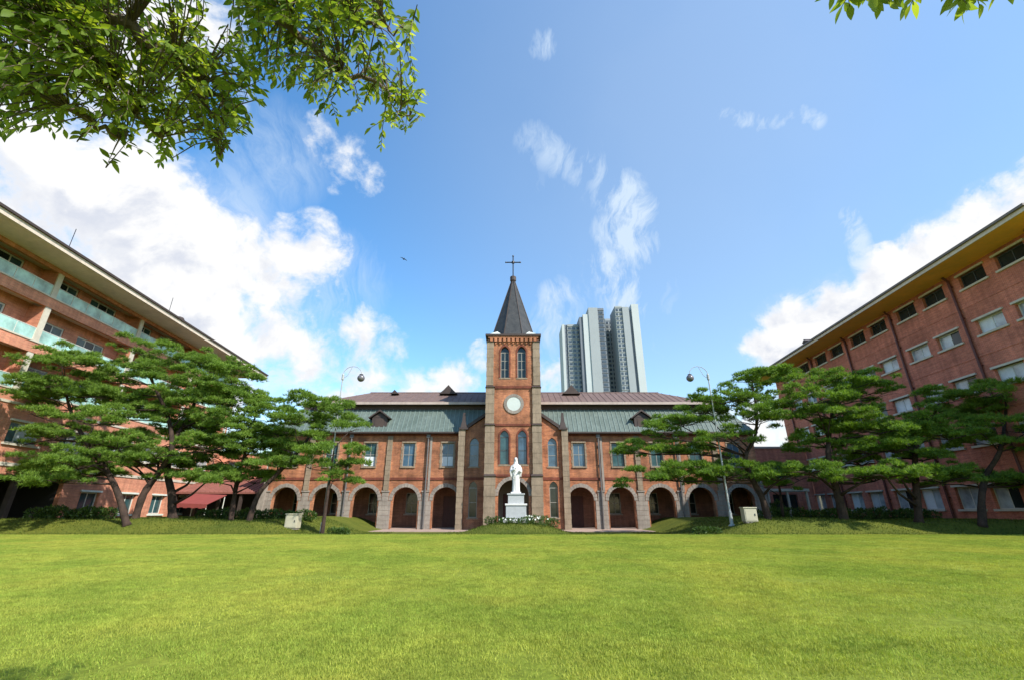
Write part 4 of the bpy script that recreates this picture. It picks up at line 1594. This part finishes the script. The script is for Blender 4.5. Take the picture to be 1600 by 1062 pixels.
# ------------------------------------------------------------------ lamps
def lamp(label, bx, sg):
    LH = 10.1 - float(height(bx, 29.5)) + 0.3
    z0 = float(height(bx, 29.5))
    t = thing('street_lamp', label, 'street lamp', (bx, 29.5, z0 - 0.02), 0, 'lamps flanking the lawn')
    p = MB()
    p.lathe([(0.20, 0), (0.20, 0.05), (0.11, 0.12), (0.10, 0.8), (0.085, 0.85)], (0, 0, 0), 12)
    p.build('base', M['pole'], t)
    p = MB()
    p.tube([(0, 0, 0.1), (0, 0, 5.0), (0, 0, LH)], [0.06, 0.05, 0.036], 10)
    p.build('pole', M['pole'], t)
    p = MB()
    p.lathe([(0.04, 0), (0.085, 0.08), (0.085, 0.40), (0.04, 0.5)], (0, 0, LH - 0.45), 10)
    p.build('collar', M['pole'], t)
    a = MB()
    pts = []
    for k in range(13):
        q = k / 12
        an = math.pi * (1 - q)
        pts.append((sg * (0.62 + 0.62 * math.cos(an)), 0, LH + 0.55 * math.sin(an)))
    a.tube(pts, 0.022, 8)
    a.tube([(sg * 0.03, 0, LH - .3), (sg * 0.3, 0, LH - .1), (sg * 0.55, 0, LH + .5)], 0.02, 6)
    a.build('arm', M['pole'], t)
    g = MB()
    g.lathe([(0.05, 0.30), (0.13, 0.27), (0.13, 0.2)], (sg * 1.24, 0, LH - 0.28), 14)
    g.build('cap', M['iron'], t)
    g = MB()
    g.lathe([(0.245 * math.sin(math.pi * k / 12) + 0.004, -0.245 * math.cos(math.pi * k / 12)) for k in range(13)], (sg * 1.24, 0, LH - 0.28), 20)
    g.build('globe', M['globe'], t, True)
    return t


lamp('tall pale lamp post with hanging globe left of the church tower', -11.55, 1)
lamp('tall pale lamp post with hanging globe right of the church, beside the pines', 13.4, -1)


def cabinet(label, x, Y):
    z0 = float(height(x, Y))
    t = thing('utility_box', label, 'cabinet', (x, Y, z0 - 0.05), random.uniform(-.1, .1), 'cream cabinets at the lawn edge')
    b = MB()
    b.box(-0.36, 0.36, -0.28, 0.28, 0.08, 0.82)
    b.build('body', M['cream_box'], t, bevel=0.015)
    b = MB()
    b.box(-0.40, 0.40, -0.32, 0.32, 0.82, 0.88)
    b.build('lid', M['cream_box'], t, bevel=0.01)
    b = MB()
    b.box(-0.32, 0.32, -0.24, 0.24, 0, 0.08)
    b.build('foot', M['stone_grey'], t)
    b = MB()
    b.box(-0.30, 0.30, -0.295, -0.28, 0.14, 0.76)
    d = b.build('door', M['cream_box'], t)
    b = MB()
    b.box(0.2, 0.24, -0.32, -0.295, 0.40, 0.52)
    b.build('handle', M['iron'], d)


cabinet('cream metal cabinet on the grass before the left end of the arcade', -12.95, 28.6)
cabinet('cream metal cabinet on the grass before the right end of the arcade', 14.1, 28.6)


# ------------------------------------------------------------------ foliage helpers
def blades(base, direc, length, width, side=None, bend=0.0):
    """N tapering two-segment blades -> triangles (3 per blade) as (N*9,3) array"""
    N = len(base)
    d = direc / np.linalg.norm(direc, axis=1, keepdims=True)
    if side is None:
        r = rng.normal(size=(N, 3))
        side = np.cross(d, r)
    side = side / (np.linalg.norm(side, axis=1, keepdims=True) + 1e-9)
    L = length[:, None]
    Wd = width[:, None]
    up = np.array([0, 0, 1.0])
    mid = base + d * L * 0.55
    tip = base + d * L + np.array([0, 0, -1.0]) * L * bend
    a = base - side * Wd * 0.5
    b = base + side * Wd * 0.5
    c = mid + side * Wd * 0.42
    e = mid - side * Wd * 0.42
    out = np.stack([a, b, c, a, c, e, e, c, tip], 1)
    return out.reshape(-1, 3)


def tri_blades(base, direc, length, width):
    N = len(base)
    d = direc / np.linalg.norm(direc, axis=1, keepdims=True)
    side = np.cross(d, rng.normal(size=(N, 3)))
    side /= (np.linalg.norm(side, axis=1, keepdims=True) + 1e-9)
    a = base - side * width[:, None] * 0.5
    b = base + side * width[:, None] * 0.5
    t = base + d * length[:, None]
    return np.stack([a, b, t], 1).reshape(-1, 3)


def leaf_mass(centers, radii, n_each, size, name, mat, parent):
    """broad small leaves spread through ellipsoids, weighted to their outer skin"""
    vs = []
    for c, r, n in zip(centers, radii, n_each):
        d = rng.normal(size=(n, 3))
        d /= np.linalg.norm(d, axis=1, keepdims=True)
        rr = rng.uniform(0.55, 1.05, size=(n, 1)) ** 0.6
        p = np.array(c) + d * np.array(r) * rr
        dr = d + rng.normal(scale=0.6, size=(n, 3)) + np.array([0, 0, 0.25])
        L = rng.uniform(0.7, 1.3, n) * size
        vs.append(blades(p, dr, L, L * 0.5))
    return mesh_np(name, np.concatenate(vs), 3, mat, parent)


# ------------------------------------------------------------------ pines
def pine(label, Y, base_px, trunk_pts, pads, r0=0.24, group='pines'):
    """trunk_pts: pixels up the stem; pads: (x, y, half width px, half height px[, dY]) of the needle plates"""
    bp = at(base_px[0], base_px[1], Y)
    bz = float(height(bp.x, Y))
    root = Vector((bp.x, Y, bz - 0.1))
    t = thing('pine_tree', label, 'pine tree', root, 0, group)
    stem = [Vector((0, 0, 0))]
    for i, (x, y) in enumerate(trunk_pts):
        q = at(x, y, Y + (0.25 if i % 2 else -0.2) * min(i, 2))
        stem.append(q - root)
    # smooth the stem
    fine = []
    for i in range(len(stem) - 1):
        for s in range(5):
            tt = s / 5
            p0 = stem[max(i - 1, 0)]; p1 = stem[i]; p2 = stem[i + 1]; p3 = stem[min(i + 2, len(stem) - 1)]
            fine.append(0.5 * ((2 * p1) + (p2 - p0) * tt + (2 * p0 - 5 * p1 + 4 * p2 - p3) * tt * tt + (3 * p1 - p0 - 3 * p2 + p3) * tt ** 3))
    fine.append(stem[-1])
    n = len(fine)
    rad = [r0 * (1.4 if i == 0 else 1.0) * (1 - 0.72 * i / (n - 1)) * random.uniform(0.9, 1.1) for i in range(n)]
    b = MB()
    b.tube(fine, rad, 10)
    b.build('trunk', M['bark_pine'], t, True)
    tv = []
    more = []
    for pad in pads:
        if pad[2] > 38 and r0 > 0.15 and random.random() < (0.55 if base_px[0] < 800 else 0.3):
            more.append((pad[0] + random.uniform(-24, 24), pad[1] + random.uniform(-6, 15), pad[2] * random.uniform(.6, .85), pad[3] * random.uniform(.8, 1.05), random.uniform(-2.2, 2.2)))
    for pad in list(pads) + more:
        x, y, hw, hh = pad[:4]
        dY = pad[4] if len(pad) > 4 else random.uniform(-1.6, 1.6)
        # plates in front of or behind the stem keep their drawn place from here
        c = at(x, y, Y + dY) - root
        sc = (Y + dY) * 1.04 / FPX
        rx, rz = hw * sc * 1.04, hh * sc * 1.2
        ry = max(rx * 0.8, 0.9)
        # limb from the stem to the plate
        zt = c.z - rz * 0.6
        best = min(range(n), key=lambda i: (fine[i] - Vector((c.x, c.y, zt - 0.5))).length + (0 if fine[i].z < zt + 0.1 else 3))
        s0 = fine[best]
        e0 = c + Vector((0, 0, -rz * 0.45))
        mid = (s0 + e0) / 2 + Vector((random.uniform(-.2, .2), random.uniform(-.2, .2), random.uniform(-0.1, 0.35)))
        rb = max(min(rad[best] * 0.45, 0.10), 0.035)
        br = MB()
        br.tube([s0, mid, e0], [rb, rb * 0.75, rb * 0.45], 6)
        for k in range(7):
            an = random.uniform(0, 2 * math.pi)
            q = c + Vector((math.cos(an) * rx * 0.75, math.sin(an) * ry * 0.75, -rz * 0.15))
            br.tube([e0, (e0 + q) / 2 + Vector((0, 0, 0.08)), q], [rb * 0.45, rb * 0.33, rb * 0.15], 5, False)
        br.build('branch', M['bark_pine'], t, True)
        # tufts: several sub-clumps so that the plate is ragged
        nsub = max(7, int(rx * ry * 4.6))
        for k in range(nsub):
            an = random.uniform(0, 2 * math.pi)
            q = math.sqrt(random.random()) * random.choice((1, 1, 1, 1.18))
            cx, cy_ = math.cos(an) * q * rx * 0.92, math.sin(an) * q * ry * 0.92
            dome = math.sqrt(max(0, 1 - q * q))
            cz = rz * (random.uniform(-0.75, 0.3) + 0.85 * dome - 0.15)
            sr = random.uniform(0.30, 0.66)
            nt = int(44 * (sr / 0.45) ** 2)
            d = rng.normal(size=(nt, 3))
            d /= np.linalg.norm(d, axis=1, keepdims=True)
            d[:, 2] = np.abs(d[:, 2]) * 0.9 - 0.22
            pos = np.array([c.x + cx, c.y + cy_, c.z + cz]) + d * np.array([sr, sr, sr * 0.55]) * rng.uniform(0.35, 1.0, size=(nt, 1))
            # every tuft: a brush of needles
            m = 9
            bb = np.repeat(pos, m, axis=0)
            dd = np.repeat(d * np.array([0.6, 0.6, 0.4]) + np.array([0, 0, 0.62]), m, axis=0) + rng.normal(scale=0.55, size=(nt * m, 3))
            tv.append(tri_blades(bb, dd, rng.uniform(0.13, 0.26, nt * m), rng.uniform(0.026, 0.046, nt * m)))
    tag(mesh_np('crown', np.concatenate(tv), 3, M['pine'], t), kind='stuff')
    return t


GP = 'pines on the grass banks'
pine('leaning pine with low left-hand plates, leftmost of the left bank beside the balcony block', 27.6, (203, 806), [(185, 772), (165, 732), (135, 690), (110, 640), (98, 585)],
     [(100, 560, 62, 17), (62, 600, 40, 12), (110, 614, 66, 15), (40, 634, 50, 10), (88, 678, 50, 14), (40, 738, 52, 11, 0.2), (125, 722, 58, 17, -1.2), (150, 655, 50, 17), (70, 715, 40, 10), (30, 690, 34, 9), (165, 708, 46, 13), (95, 748, 44, 9), (150, 738, 40, 9)], 0.2, GP)
pine('pine on the left bank slanting right, forming a V with its neighbour', 29.0, (212, 806), [(225, 770), (248, 738), (268, 700), (262, 650), (240, 600), (225, 560)],
     [(222, 545, 48, 17), (190, 580, 48, 15), (235, 590, 62, 20), (180, 612, 40, 13), (205, 645, 62, 19), (300, 632, 46, 17), (185, 692, 55, 13), (250, 690, 52, 17), (300, 690, 36, 12), (160, 628, 40, 12), (215, 722, 46, 11), (245, 708, 40, 12), (150, 590, 36, 12)], 0.22, GP)
pine('tall straight pine rising highest on the left bank, right of the V-shaped pair', 30.0, (270, 808), [(268, 770), (262, 735), (272, 690), (300, 640), (312, 590)],
     [(285, 560, 46, 15), (330, 572, 58, 18), (365, 592, 42, 18), (290, 600, 56, 20), (350, 625, 56, 17), (250, 625, 40, 14), (285, 660, 52, 18), (355, 655, 45, 13), (330, 695, 50, 15), (305, 735, 46, 12), (262, 720, 36, 12), (325, 745, 44, 10), (318, 662, 46, 16)], 0.26, GP)
pine('thin dark-stemmed pine before the red lean-to roof on the left bank', 30.5, (362, 806), [(367, 770), (374, 738), (388, 690), (400, 645)],
     [(398, 622, 46, 14), (372, 662, 40, 14), (420, 650, 48, 15), (395, 690, 58, 16), (350, 715, 46, 13), (380, 738, 46, 11), (425, 700, 40, 13), (345, 748, 40, 9), (400, 742, 40, 9)], 0.17, GP)
pine('slanting pine spreading its plates over the left end arch of the church', 29.5, (390, 806), [(405, 770), (435, 738), (465, 705), (488, 672), (492, 640)],
     [(490, 628, 50, 12), (462, 655, 50, 13), (530, 652, 36, 17), (440, 678, 46, 13), (500, 680, 40, 11), (440, 722, 52, 11), (468, 700, 40, 10)], 0.17, GP)
pine('small pine beside the left lamp post with two low plates', 27.9, (506, 812), [(512, 770), (518, 730), (522, 700)],
     [(518, 703, 50, 14, -0.4), (485, 725, 36, 11, 0.3), (540, 722, 26, 13, 0.2), (520, 745, 36, 11, 0.5), (546, 668, 22, 12, 0.6)], 0.12, GP)

pine('pine with a crooked trunk leaning left over the right end arches of the church', 30.0, (1200, 806), [(1190, 775), (1172, 742), (1165, 712), (1180, 680), (1182, 640), (1175, 600)],
     [(1185, 592, 52, 13), (1130, 622, 54, 15), (1100, 640, 44, 12), (1170, 622, 40, 12), (1065, 658, 54, 13), (1030, 675, 38, 12), (1020, 702, 60, 13), (1180, 655, 46, 15), (1140, 682, 46, 14), (1055, 742, 80, 15), (1135, 738, 58, 15), (1095, 705, 40, 10), (1215, 742, 44, 14)], 0.22, GP)
pine('short thin-stemmed pine just right of the crooked one by the church end', 32.5, (1222, 800), [(1220, 775), (1216, 750), (1214, 728)],
     [(1212, 738, 50, 14), (1248, 742, 36, 12), (1196, 755, 36, 10)], 0.11, GP)
pine('thick-trunked pine leaning left at the middle of the right bank', 29.0, (1318, 808), [(1310, 775), (1300, 740), (1294, 705), (1298, 660), (1310, 620)],
     [(1235, 592, 56, 14), (1330, 598, 58, 17), (1270, 622, 60, 17), (1362, 615, 44, 15), (1295, 645, 60, 15), (1365, 640, 34, 13), (1238, 640, 38, 12), (1310, 675, 76, 16), (1375, 668, 50, 15), (1290, 692, 58, 12), (1360, 702, 55, 12), (1345, 720, 40, 11), (1352, 744, 42, 9), (1265, 735, 40, 9)], 0.27, GP)
pine('upright pine with a straight trunk right of the thick leaning one', 28.5, (1433, 806), [(1432, 770), (1430, 730), (1432, 695), (1450, 660), (1468, 630)],
     [(1475, 622, 50, 15), (1440, 650, 44, 14), (1500, 645, 48, 14), (1420, 680, 56, 15), (1480, 678, 52, 15), (1405, 738, 58, 14), (1470, 745, 52, 14), (1440, 712, 50, 12), (1395, 700, 36, 11)], 0.22, GP)
pine('rightmost pine, its stem slanting towards the residence block', 27.5, (1530, 808), [(1534, 775), (1542, 740), (1562, 705), (1570, 660), (1572, 630)],
     [(1545, 612, 52, 15), (1600, 630, 46, 16), (1560, 645, 52, 15), (1520, 660, 42, 13), (1600, 668, 48, 14), (1550, 688, 58, 12), (1530, 752, 62, 14), (1595, 748, 50, 13), (1610, 700, 40, 11)], 0.2, GP)


# ------------------------------------------------------------------ shrubs and ground plants
def shrub(label, cat, name, x, Y, w, h, d, n, group=None, size=0.10, flowers=0):
    z0 = float(height(x, Y))
    t = thing(name, label, cat, (x, Y, z0), 0, group)
    cs, rs, ns = [], [], []
    m = max(3, int(w / 0.45))
    for k in range(m):
        q = (k + 0.5) / m - 0.5
        hh = h * random.uniform(0.75, 1.1)
        cs.append((q * w + random.uniform(-.1, .1), random.uniform(-.3, .3) * d, hh * 0.45))
        rs.append((w / m * 0.85, d * 0.5, hh * 0.55))
        ns.append(int(n / m))
    leaf_mass(cs, rs, ns, size, 'foliage', M['shrub'], t)
    s = MB()
    for c in cs:
        s.tube([(c[0], c[1], -0.05), (c[0] + random.uniform(-.08, .08), c[1], c[2])], [0.025, 0.012], 5)
    s.build('stem', M['bark_pine'], t)
    if flowers:
        f = MB()
        for k in range(flowers):
            i = random.randrange(m)
            a = random.uniform(0, 2 * math.pi)
            e = random.uniform(0.15, 1.3)
            p = Vector((cs[i][0] + rs[i][0] * math.cos(a) * math.cos(e), cs[i][1] + rs[i][1] * math.sin(a) * math.cos(e), cs[i][2] + rs[i][2] * math.sin(e)))
            for q in range(5):
                an = q * 2 * math.pi / 5
                u = Vector((math.cos(an), -0.35, math.sin(an))) * 0.06
                w_ = Vector((-math.sin(an), 0, math.cos(an))) * 0.03
                f.face([p, p + u * 0.6 + w_, p + u, p + u * 0.6 - w_])
        tag(f.build('flower', M['flower'], t), kind='stuff')
    return t


shrub('dark rounded shrub at the lawn edge beside the left lamp', 'shrub', 'shrub', -9.6, 26.9, 1.15, 0.42, 0.7, 900)
shrub('dark rounded shrub at the lawn edge before the right-hand arches', 'shrub', 'shrub', 10.8, 26.9, 1.25, 0.40, 0.7, 900)
shrub('white flowering shrub on the mound right of the pedestal', 'shrub', 'flowering_shrub', 1.55, 31.6, 1.5, 0.5, 0.9, 900, None, 0.09, 24)
shrub('low green plants in front of the pedestal foot', 'plants', 'flowering_shrub', 0.1, 31.2, 1.7, 0.32, 0.6, 700, None, 0.09, 8)
shrub('dark leafy shrub behind the pedestal on its right', 'shrub', 'shrub', 2.6, 33.2, 1.1, 0.7, 0.8, 700)
shrub('small leafy shrub on the mound left of the pedestal', 'shrub', 'shrub', -1.35, 32.4, 0.9, 0.5, 0.7, 500)
shrub('long low hedge along the foot of the residence block on the right', 'hedge', 'hedge', 23.0, 33.2, 12.5, 0.75, 1.3, 9000, None, 0.13)
shrub('low hedge in front of the balcony block at the far left', 'hedge', 'hedge', -27.0, 29.6, 5.0, 0.75, 1.0, 4000, None, 0.13)
shrub('low hedge under the red lean-to roof left of the arcade', 'hedge', 'hedge', -17.6, 33.0, 7.6, 0.7, 1.0, 5000, None, 0.13)
shrub('sunlit pale bush beyond the covered walkway on the right', 'shrub', 'shrub', 23.6, 44.3, 2.6, 1.3, 1.2, 2600, None, 0.13)

# ------------------------------------------------------------------ lawn grass: one clump instanced over the lawn
nb = 2000
rad_ = 0.75
ang = rng.uniform(0, 2 * np.pi, nb)
rr_ = rad_ * np.sqrt(rng.uniform(0, 1, nb))
base = np.stack([rr_ * np.cos(ang), rr_ * np.sin(ang), np.full(nb, -0.005)], 1)
dr = rng.normal(scale=0.42, size=(nb, 3))
dr[:, 2] = 1.0
gv = blades(base, dr, rng.uniform(0.016, 0.046, nb), rng.uniform(0.003, 0.006, nb), None, 0.18)
grass = mesh_np('lawn_grass', gv, 3, M['grass'])
tag(grass, 'short mown yellow-green grass covering the lawn', 'grass', None, 'stuff')
ng = bpy.data.node_groups.new('scatter grass clumps', 'GeometryNodeTree')
ng.interface.new_socket('Geometry', in_out='INPUT', socket_type='NodeSocketGeometry')
ng.interface.new_socket('Geometry', in_out='OUTPUT', socket_type='NodeSocketGeometry')
gi = ng.nodes.new('NodeGroupInput')
go = ng.nodes.new('NodeGroupOutput')
grd = ng.nodes.new('GeometryNodeMeshGrid')
grd.inputs['Size X'].default_value = 60.0
grd.inputs['Size Y'].default_value = 23.2
grd.inputs['Vertices X'].default_value = 3
grd.inputs['Vertices Y'].default_value = 3
tr = ng.nodes.new('GeometryNodeTransform')
tr.inputs['Translation'].default_value = (0, 14.55, LAWN_Z)
dp = ng.nodes.new('GeometryNodeDistributePointsOnFaces')
dp.inputs['Density'].default_value = 3.4
dp.inputs['Seed'].default_value = 3
rv = ng.nodes.new('FunctionNodeRandomValue')
rv.data_type = 'FLOAT_VECTOR'
rv.inputs[0].default_value = (-0.02, -0.02, 0)
rv.inputs[1].default_value = (0.02, 0.02, 6.283)
rs_ = ng.nodes.new('FunctionNodeRandomValue')
rs_.data_type = 'FLOAT'
rs_.inputs[2].default_value = 0.8
rs_.inputs[3].default_value = 1.25
ip = ng.nodes.new('GeometryNodeInstanceOnPoints')
L = ng.links.new
L(grd.outputs[0], tr.inputs[0])
L(tr.outputs[0], dp.inputs[0])
L(dp.outputs['Points'], ip.inputs['Points'])
L(gi.outputs[0], ip.inputs['Instance'])
L(rv.outputs[0], ip.inputs['Rotation'])
L(rs_.outputs[1], ip.inputs['Scale'])
L(ip.outputs[0], go.inputs[0])
md = grass.modifiers.new('scatter', 'NODES')
md.node_group = ng

# longer, rougher grass on banks and mound, tree shade put into its colour
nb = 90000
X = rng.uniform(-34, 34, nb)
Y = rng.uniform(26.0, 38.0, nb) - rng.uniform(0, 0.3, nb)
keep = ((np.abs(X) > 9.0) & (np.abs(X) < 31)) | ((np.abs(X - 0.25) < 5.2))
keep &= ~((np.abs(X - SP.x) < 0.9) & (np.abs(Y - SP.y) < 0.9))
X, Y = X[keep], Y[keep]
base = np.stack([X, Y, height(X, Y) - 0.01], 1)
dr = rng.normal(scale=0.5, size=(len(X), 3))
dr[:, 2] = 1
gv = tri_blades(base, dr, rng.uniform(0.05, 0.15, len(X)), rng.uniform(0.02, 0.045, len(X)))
tag(mesh_np('shaded_bank_grass', gv, 3, M['shaded_bank_grass']), 'rougher grass, darkened for tree shade, on the banks and the statue mound beyond the lawn', 'grass', None, 'stuff')

# ------------------------------------------------------------------ overhanging broadleaf trees
def leaf_mesh(seed):
    r = random.Random(seed)
    L, Wd = 1.0, r.uniform(0.36, 0.46)
    fold = r.uniform(0.10, 0.25)
    curl = r.uniform(0.08, 0.3)
    prof = [(0.0, 0.02), (0.18, 0.30), (0.42, 0.5), (0.68, 0.38), (0.88, 0.16), (1.0, 0.0)]
    v, f = [], []
    for (t, w) in prof:
        z = -curl * t * t
        v.append((t * L, 0, z))
        v.append((t * L, w * Wd, z + fold * w * Wd))
        v.append((t * L, -w * Wd, z + fold * w * Wd))
    for k in range(len(prof) - 1):
        a = 3 * k
        f.append((a, a + 3, a + 4, a + 1))
        f.append((a, a + 2, a + 5, a + 3))
    v.append((-0.18, 0, 0.03))
    v.append((-0.18, 0.012, 0.03))
    f.append((len(v) - 2, len(v) - 1, 0))
    return v, f


LEAVES = [leaf_mesh(s) for s in range(5)]
LEAF_ME = []
for v, f in LEAVES:
    me = bpy.data.meshes.new('leaf')
    me.from_pydata(v, [], f)
    finish_mesh(me, M['leaf'], True)
    LEAF_ME.append(me)


def inside(poly, x, y):
    c = False
    j = len(poly) - 1
    for i in range(len(poly)):
        xi, yi = poly[i]
        xj, yj = poly[j]
        if (yi > y) != (yj > y) and x < (xj - xi) * (y - yi) / (yj - yi) + xi:
            c = not c
        j = i
    return c


NEAR = 1.0


def at_d(x, y, d):
    return Vector((0, 0, CAM_H)) + ray(x, y).normalized() * d * NEAR


def overhang(label, trunk_xy, trunk_h, limbs, poly, nspray, holes, drange, nparts, leaf_len=(0.032, 0.070), gap=-0.2):
    leaf_len = (leaf_len[0] * NEAR, leaf_len[1] * NEAR)
    z0 = float(height(*trunk_xy))
    root = Vector((trunk_xy[0], trunk_xy[1], z0 - 0.1))
    t = thing('broadleaf_tree', label, 'tree', root)
    fork = Vector((0.1, 0.1, trunk_h))
    b = MB()
    b.tube([(0, 0, 0), (0.03, 0.02, 0.25), (0.05, 0.04, trunk_h * 0.5), tuple(fork), tuple(fork + Vector((0.1, 0, 1.4))), tuple(fork + Vector((0, 0.2, 2.6)))], [0.24, 0.17, 0.15, 0.13, 0.08, 0.03], 12)
    b.build('trunk', M['bark'], t, True)
    nodes = []
    for lb in limbs:
        pts = [fork + Vector((0, 0, lb[0]))] + [at_d(*q) - root for q in lb[1]]
        fine = []
        for i in range(len(pts) - 1):
            for s in range(6):
                fine.append(pts[i].lerp(pts[i + 1], s / 6) + Vector((random.uniform(-.02, .02), random.uniform(-.02, .02), random.uniform(-.02, .02))))
        fine.append(pts[-1])
        n = len(fine)
        rad = [max(lb[2] * 0.55 * (1 - 0.93 * i / (n - 1)), 0.005) for i in range(n)]
        b = MB()
        b.tube(fine, rad, 8)
        b.build('branch', M['bark'], t, True)
        nodes += fine
    # sprays of leaves on twigs
    tw = MB()
    leaves = []
    cnt = 0
    guard = 0
    x0 = min(p[0] for p in poly); x1 = max(p[0] for p in poly)
    y0 = min(p[1] for p in poly); y1 = max(p[1] for p in poly)
    while cnt < nspray and guard < 60000:
        guard += 1
        x, y = random.uniform(x0, x1), random.uniform(y0, y1)
        if not inside(poly, x, y): continue
        if mnoise.noise(Vector((x / 62.0, y / 62.0, 3.7))) < gap and random.random() < 0.8: continue
        if any((x - h[0]) ** 2 / h[2] ** 2 + (y - h[1]) ** 2 / h[3] ** 2 < 1 and random.random() < h[4] for h in holes): continue
        d = random.uniform(*drange)
        p = at_d(x, y, d) - root
        nn = min(nodes, key=lambda q: (q - p).length)
        dirv = (p - nn)
        if dirv.length > 1.2: dirv = dirv.normalized() * 1.2
        if dirv.length < 0.05: dirv = Vector((0.05, 0.05, -0.05))
        ln = random.uniform(0.13, 0.27) * NEAR
        drp = Vector((random.uniform(-.4, .4), random.uniform(-.4, .4), random.uniform(-0.9, 0.1)))
        end = p
        dv = (dirv.normalized() * 0.8 + drp).normalized()
        st_ = p - dv * ln
        tw.tube([nn, (nn + st_) / 2 + Vector((0, 0, 0.03)), st_, end], [0.003, 0.0026, 0.002, 0.001], 4, False)
        m = random.randint(9, 13)
        for k in range(m):
            # most leaves sit on the drooping tip, a few along the carrying twig
            q = st_.lerp(end, (k - 3 + 0.5) / (m - 3)) if k >= 3 else (nn + st_).lerp(st_ * 2, random.random()) / 2 + Vector((0, 0, 0.02))
            sd = dv.cross(Vector((0, 0, 1)))
            if sd.length < 1e-3: sd = Vector((1, 0, 0))
            sd.normalize()
            s = 1 if k % 2 else -1
            out = (dv * random.uniform(0.3, 0.9) + sd * s * random.uniform(0.6, 1.1) + Vector((random.uniform(-.3, .3), random.uniform(-.3, .3), random.uniform(-0.8, 0.1)))).normalized()
            if k == m - 1: out = (dv + Vector((0, 0, -0.2))).normalized()
            nrm = Vector((random.gauss(0, 0.45), random.gauss(0, 0.45), 1)).normalized()
            ya = nrm.cross(out)
            if ya.length < 1e-3: ya = Vector((0, 1, 0))
            ya.normalize()
            za = out.cross(ya)
            L = random.uniform(*leaf_len)
            mat = Matrix(((out.x * L, ya.x * L, za.x * L, q.x), (out.y * L, ya.y * L, za.y * L, q.y), (out.z * L, ya.z * L, za.z * L, q.z), (0, 0, 0, 1)))
            cd = (q + root - Vector((0, 0, CAM_H))).length
            inview = (x > -10 and y > -5)
            leaves.append(((L / cd) if inview else 0, random.randrange(5), mat))
        cnt += 1
    tw.build('twig', M['bark'], t)
    leaves.sort(key=lambda q: -q[0])
    for (_, k, mat) in leaves[:nparts]:
        o = bpy.data.objects.new('leaf', LEAF_ME[k])
        COL.objects.link(o)
        o.parent = t
        o.matrix_local = mat
    vs, fs = [], []
    for (_, k, mat) in leaves[nparts:]:
        v, f = LEAVES[k]
        i = len(vs)
        vs += [tuple(mat @ Vector(q)) for q in v]
        fs += [tuple(i + a for a in q) for q in f]
    if vs:
        me = bpy.data.meshes.new('crown')
        me.from_pydata(vs, [], fs)
        finish_mesh(me, M['leaf'], True)
        tag(link('crown', me, t), kind='stuff')
    return t


POLY = [(-90, -130), (560, -130), (572, 0), (600, 20), (640, 40), (655, 52), (640, 92), (655, 112), (664, 180), (632, 236), (612, 205), (588, 250), (562, 236), (575, 205), (540, 190), (505, 196),
        (480, 160), (440, 138), (425, 160), (400, 188), (370, 212), (348, 228), (345, 262), (300, 232), (280, 212), (258, 262), (215, 245), (190, 215), (120, 218), (60, 205), (-90, 215)]
NEAR = 0.74
overhang('near broadleaf tree whose leafy branches fill the top left corner', (-5.2, 0.6), 2.6,
         [(0.0, [(-420, 60, 4.3), (-120, 60, 3.6), (60, 130, 3.3), (150, 190, 3.2), (185, 215, 3.2)], 0.07),
          (0.4, [(-380, -160, 4.4), (0, -60, 3.8), (210, 45, 3.4), (290, 115, 3.3), (340, 190, 3.3), (342, 245, 3.3)], 0.075),
          (0.9, [(-200, -420, 4.6), (200, -180, 3.9), (400, -10, 3.5), (455, 45, 3.4), (540, 110, 3.3), (610, 150, 3.25), (640, 190, 3.2)], 0.07),
          (1.2, [(100, -420, 4.6), (420, -160, 3.9), (540, 25, 3.5), (600, 40, 3.4), (640, 55, 3.35)], 0.05),
          (0.2, [(-300, -40, 4.2), (20, 30, 3.5), (130, 110, 3.2), (250, 215, 3.1)], 0.05)],
         POLY, 1150, [(245, 15, 55, 45, 0.9), (330, 55, 40, 26, 0.75), (60, 185, 60, 20, 0.5), (620, 145, 22, 22, 0.6), (590, 70, 30, 25, 0.45), (200, 130, 30, 14, 0.6), (460, 110, 22, 14, .5)], (2.7, 4.1), 300)
NEAR = 0.56
overhang('near broadleaf tree showing only leaf tips along the top right edge', (10.5, -0.6), 3.4,
         [(0.5, [(2300, -500, 6.0), (1750, -260, 4.6), (1520, -90, 3.8), (1420, -60, 3.5), (1330, -40, 3.3)], 0.02),
          (0.2, [(2200, -380, 6.0), (1800, -160, 4.4), (1600, -70, 3.7), (1525, -30, 3.4)], 0.018)],
         [(1290, -90), (1600, -120), (1595, -15), (1560, 2), (1535, 16), (1500, 22), (1482, -12), (1440, -18), (1425, 10), (1385, 16), (1345, 12), (1320, 26), (1302, 12)], 95, [(1460, -20, 30, 40, 1.0), (1575, -20, 18, 40, .7)], (3.0, 3.8), 200, (0.055, 0.10), -9)

# ------------------------------------------------------------------ bird
bp = at(631, 405, 60)
bd = MB()
bd.lathe([(0.005, -0.24), (0.06, -0.16), (0.085, 0.0), (0.06, 0.12), (0.05, 0.2), (0.01, 0.27)], (0, 0, 0), 8)
for s in (-1, 1):
    bd.hexa([(s * .05, 0, 0.06), (s * .05, 0, -0.1), (s * .3, .08, -0.08), (s * .3, .08, 0.05)], [(s * .05, .03, 0.06), (s * .05, .03, -0.1), (s * .3, .1, -0.08), (s * .3, .1, 0.05)])
    bd.hexa([(s * .3, .08, 0.05), (s * .3, .08, -0.08), (s * .56, .02, -0.1), (s * .56, .02, -0.05)], [(s * .3, .1, 0.05), (s * .3, .1, -0.08), (s * .56, .03, -0.1), (s * .56, .03, -0.05)])
bo = bd.build('bird', M['bird'], None)
bo.location = bp
bo.rotation_euler = (math.radians(78), 0.25, 0.6)
tag(bo, 'small dark bird flying in the blue sky left of the spire', 'bird')
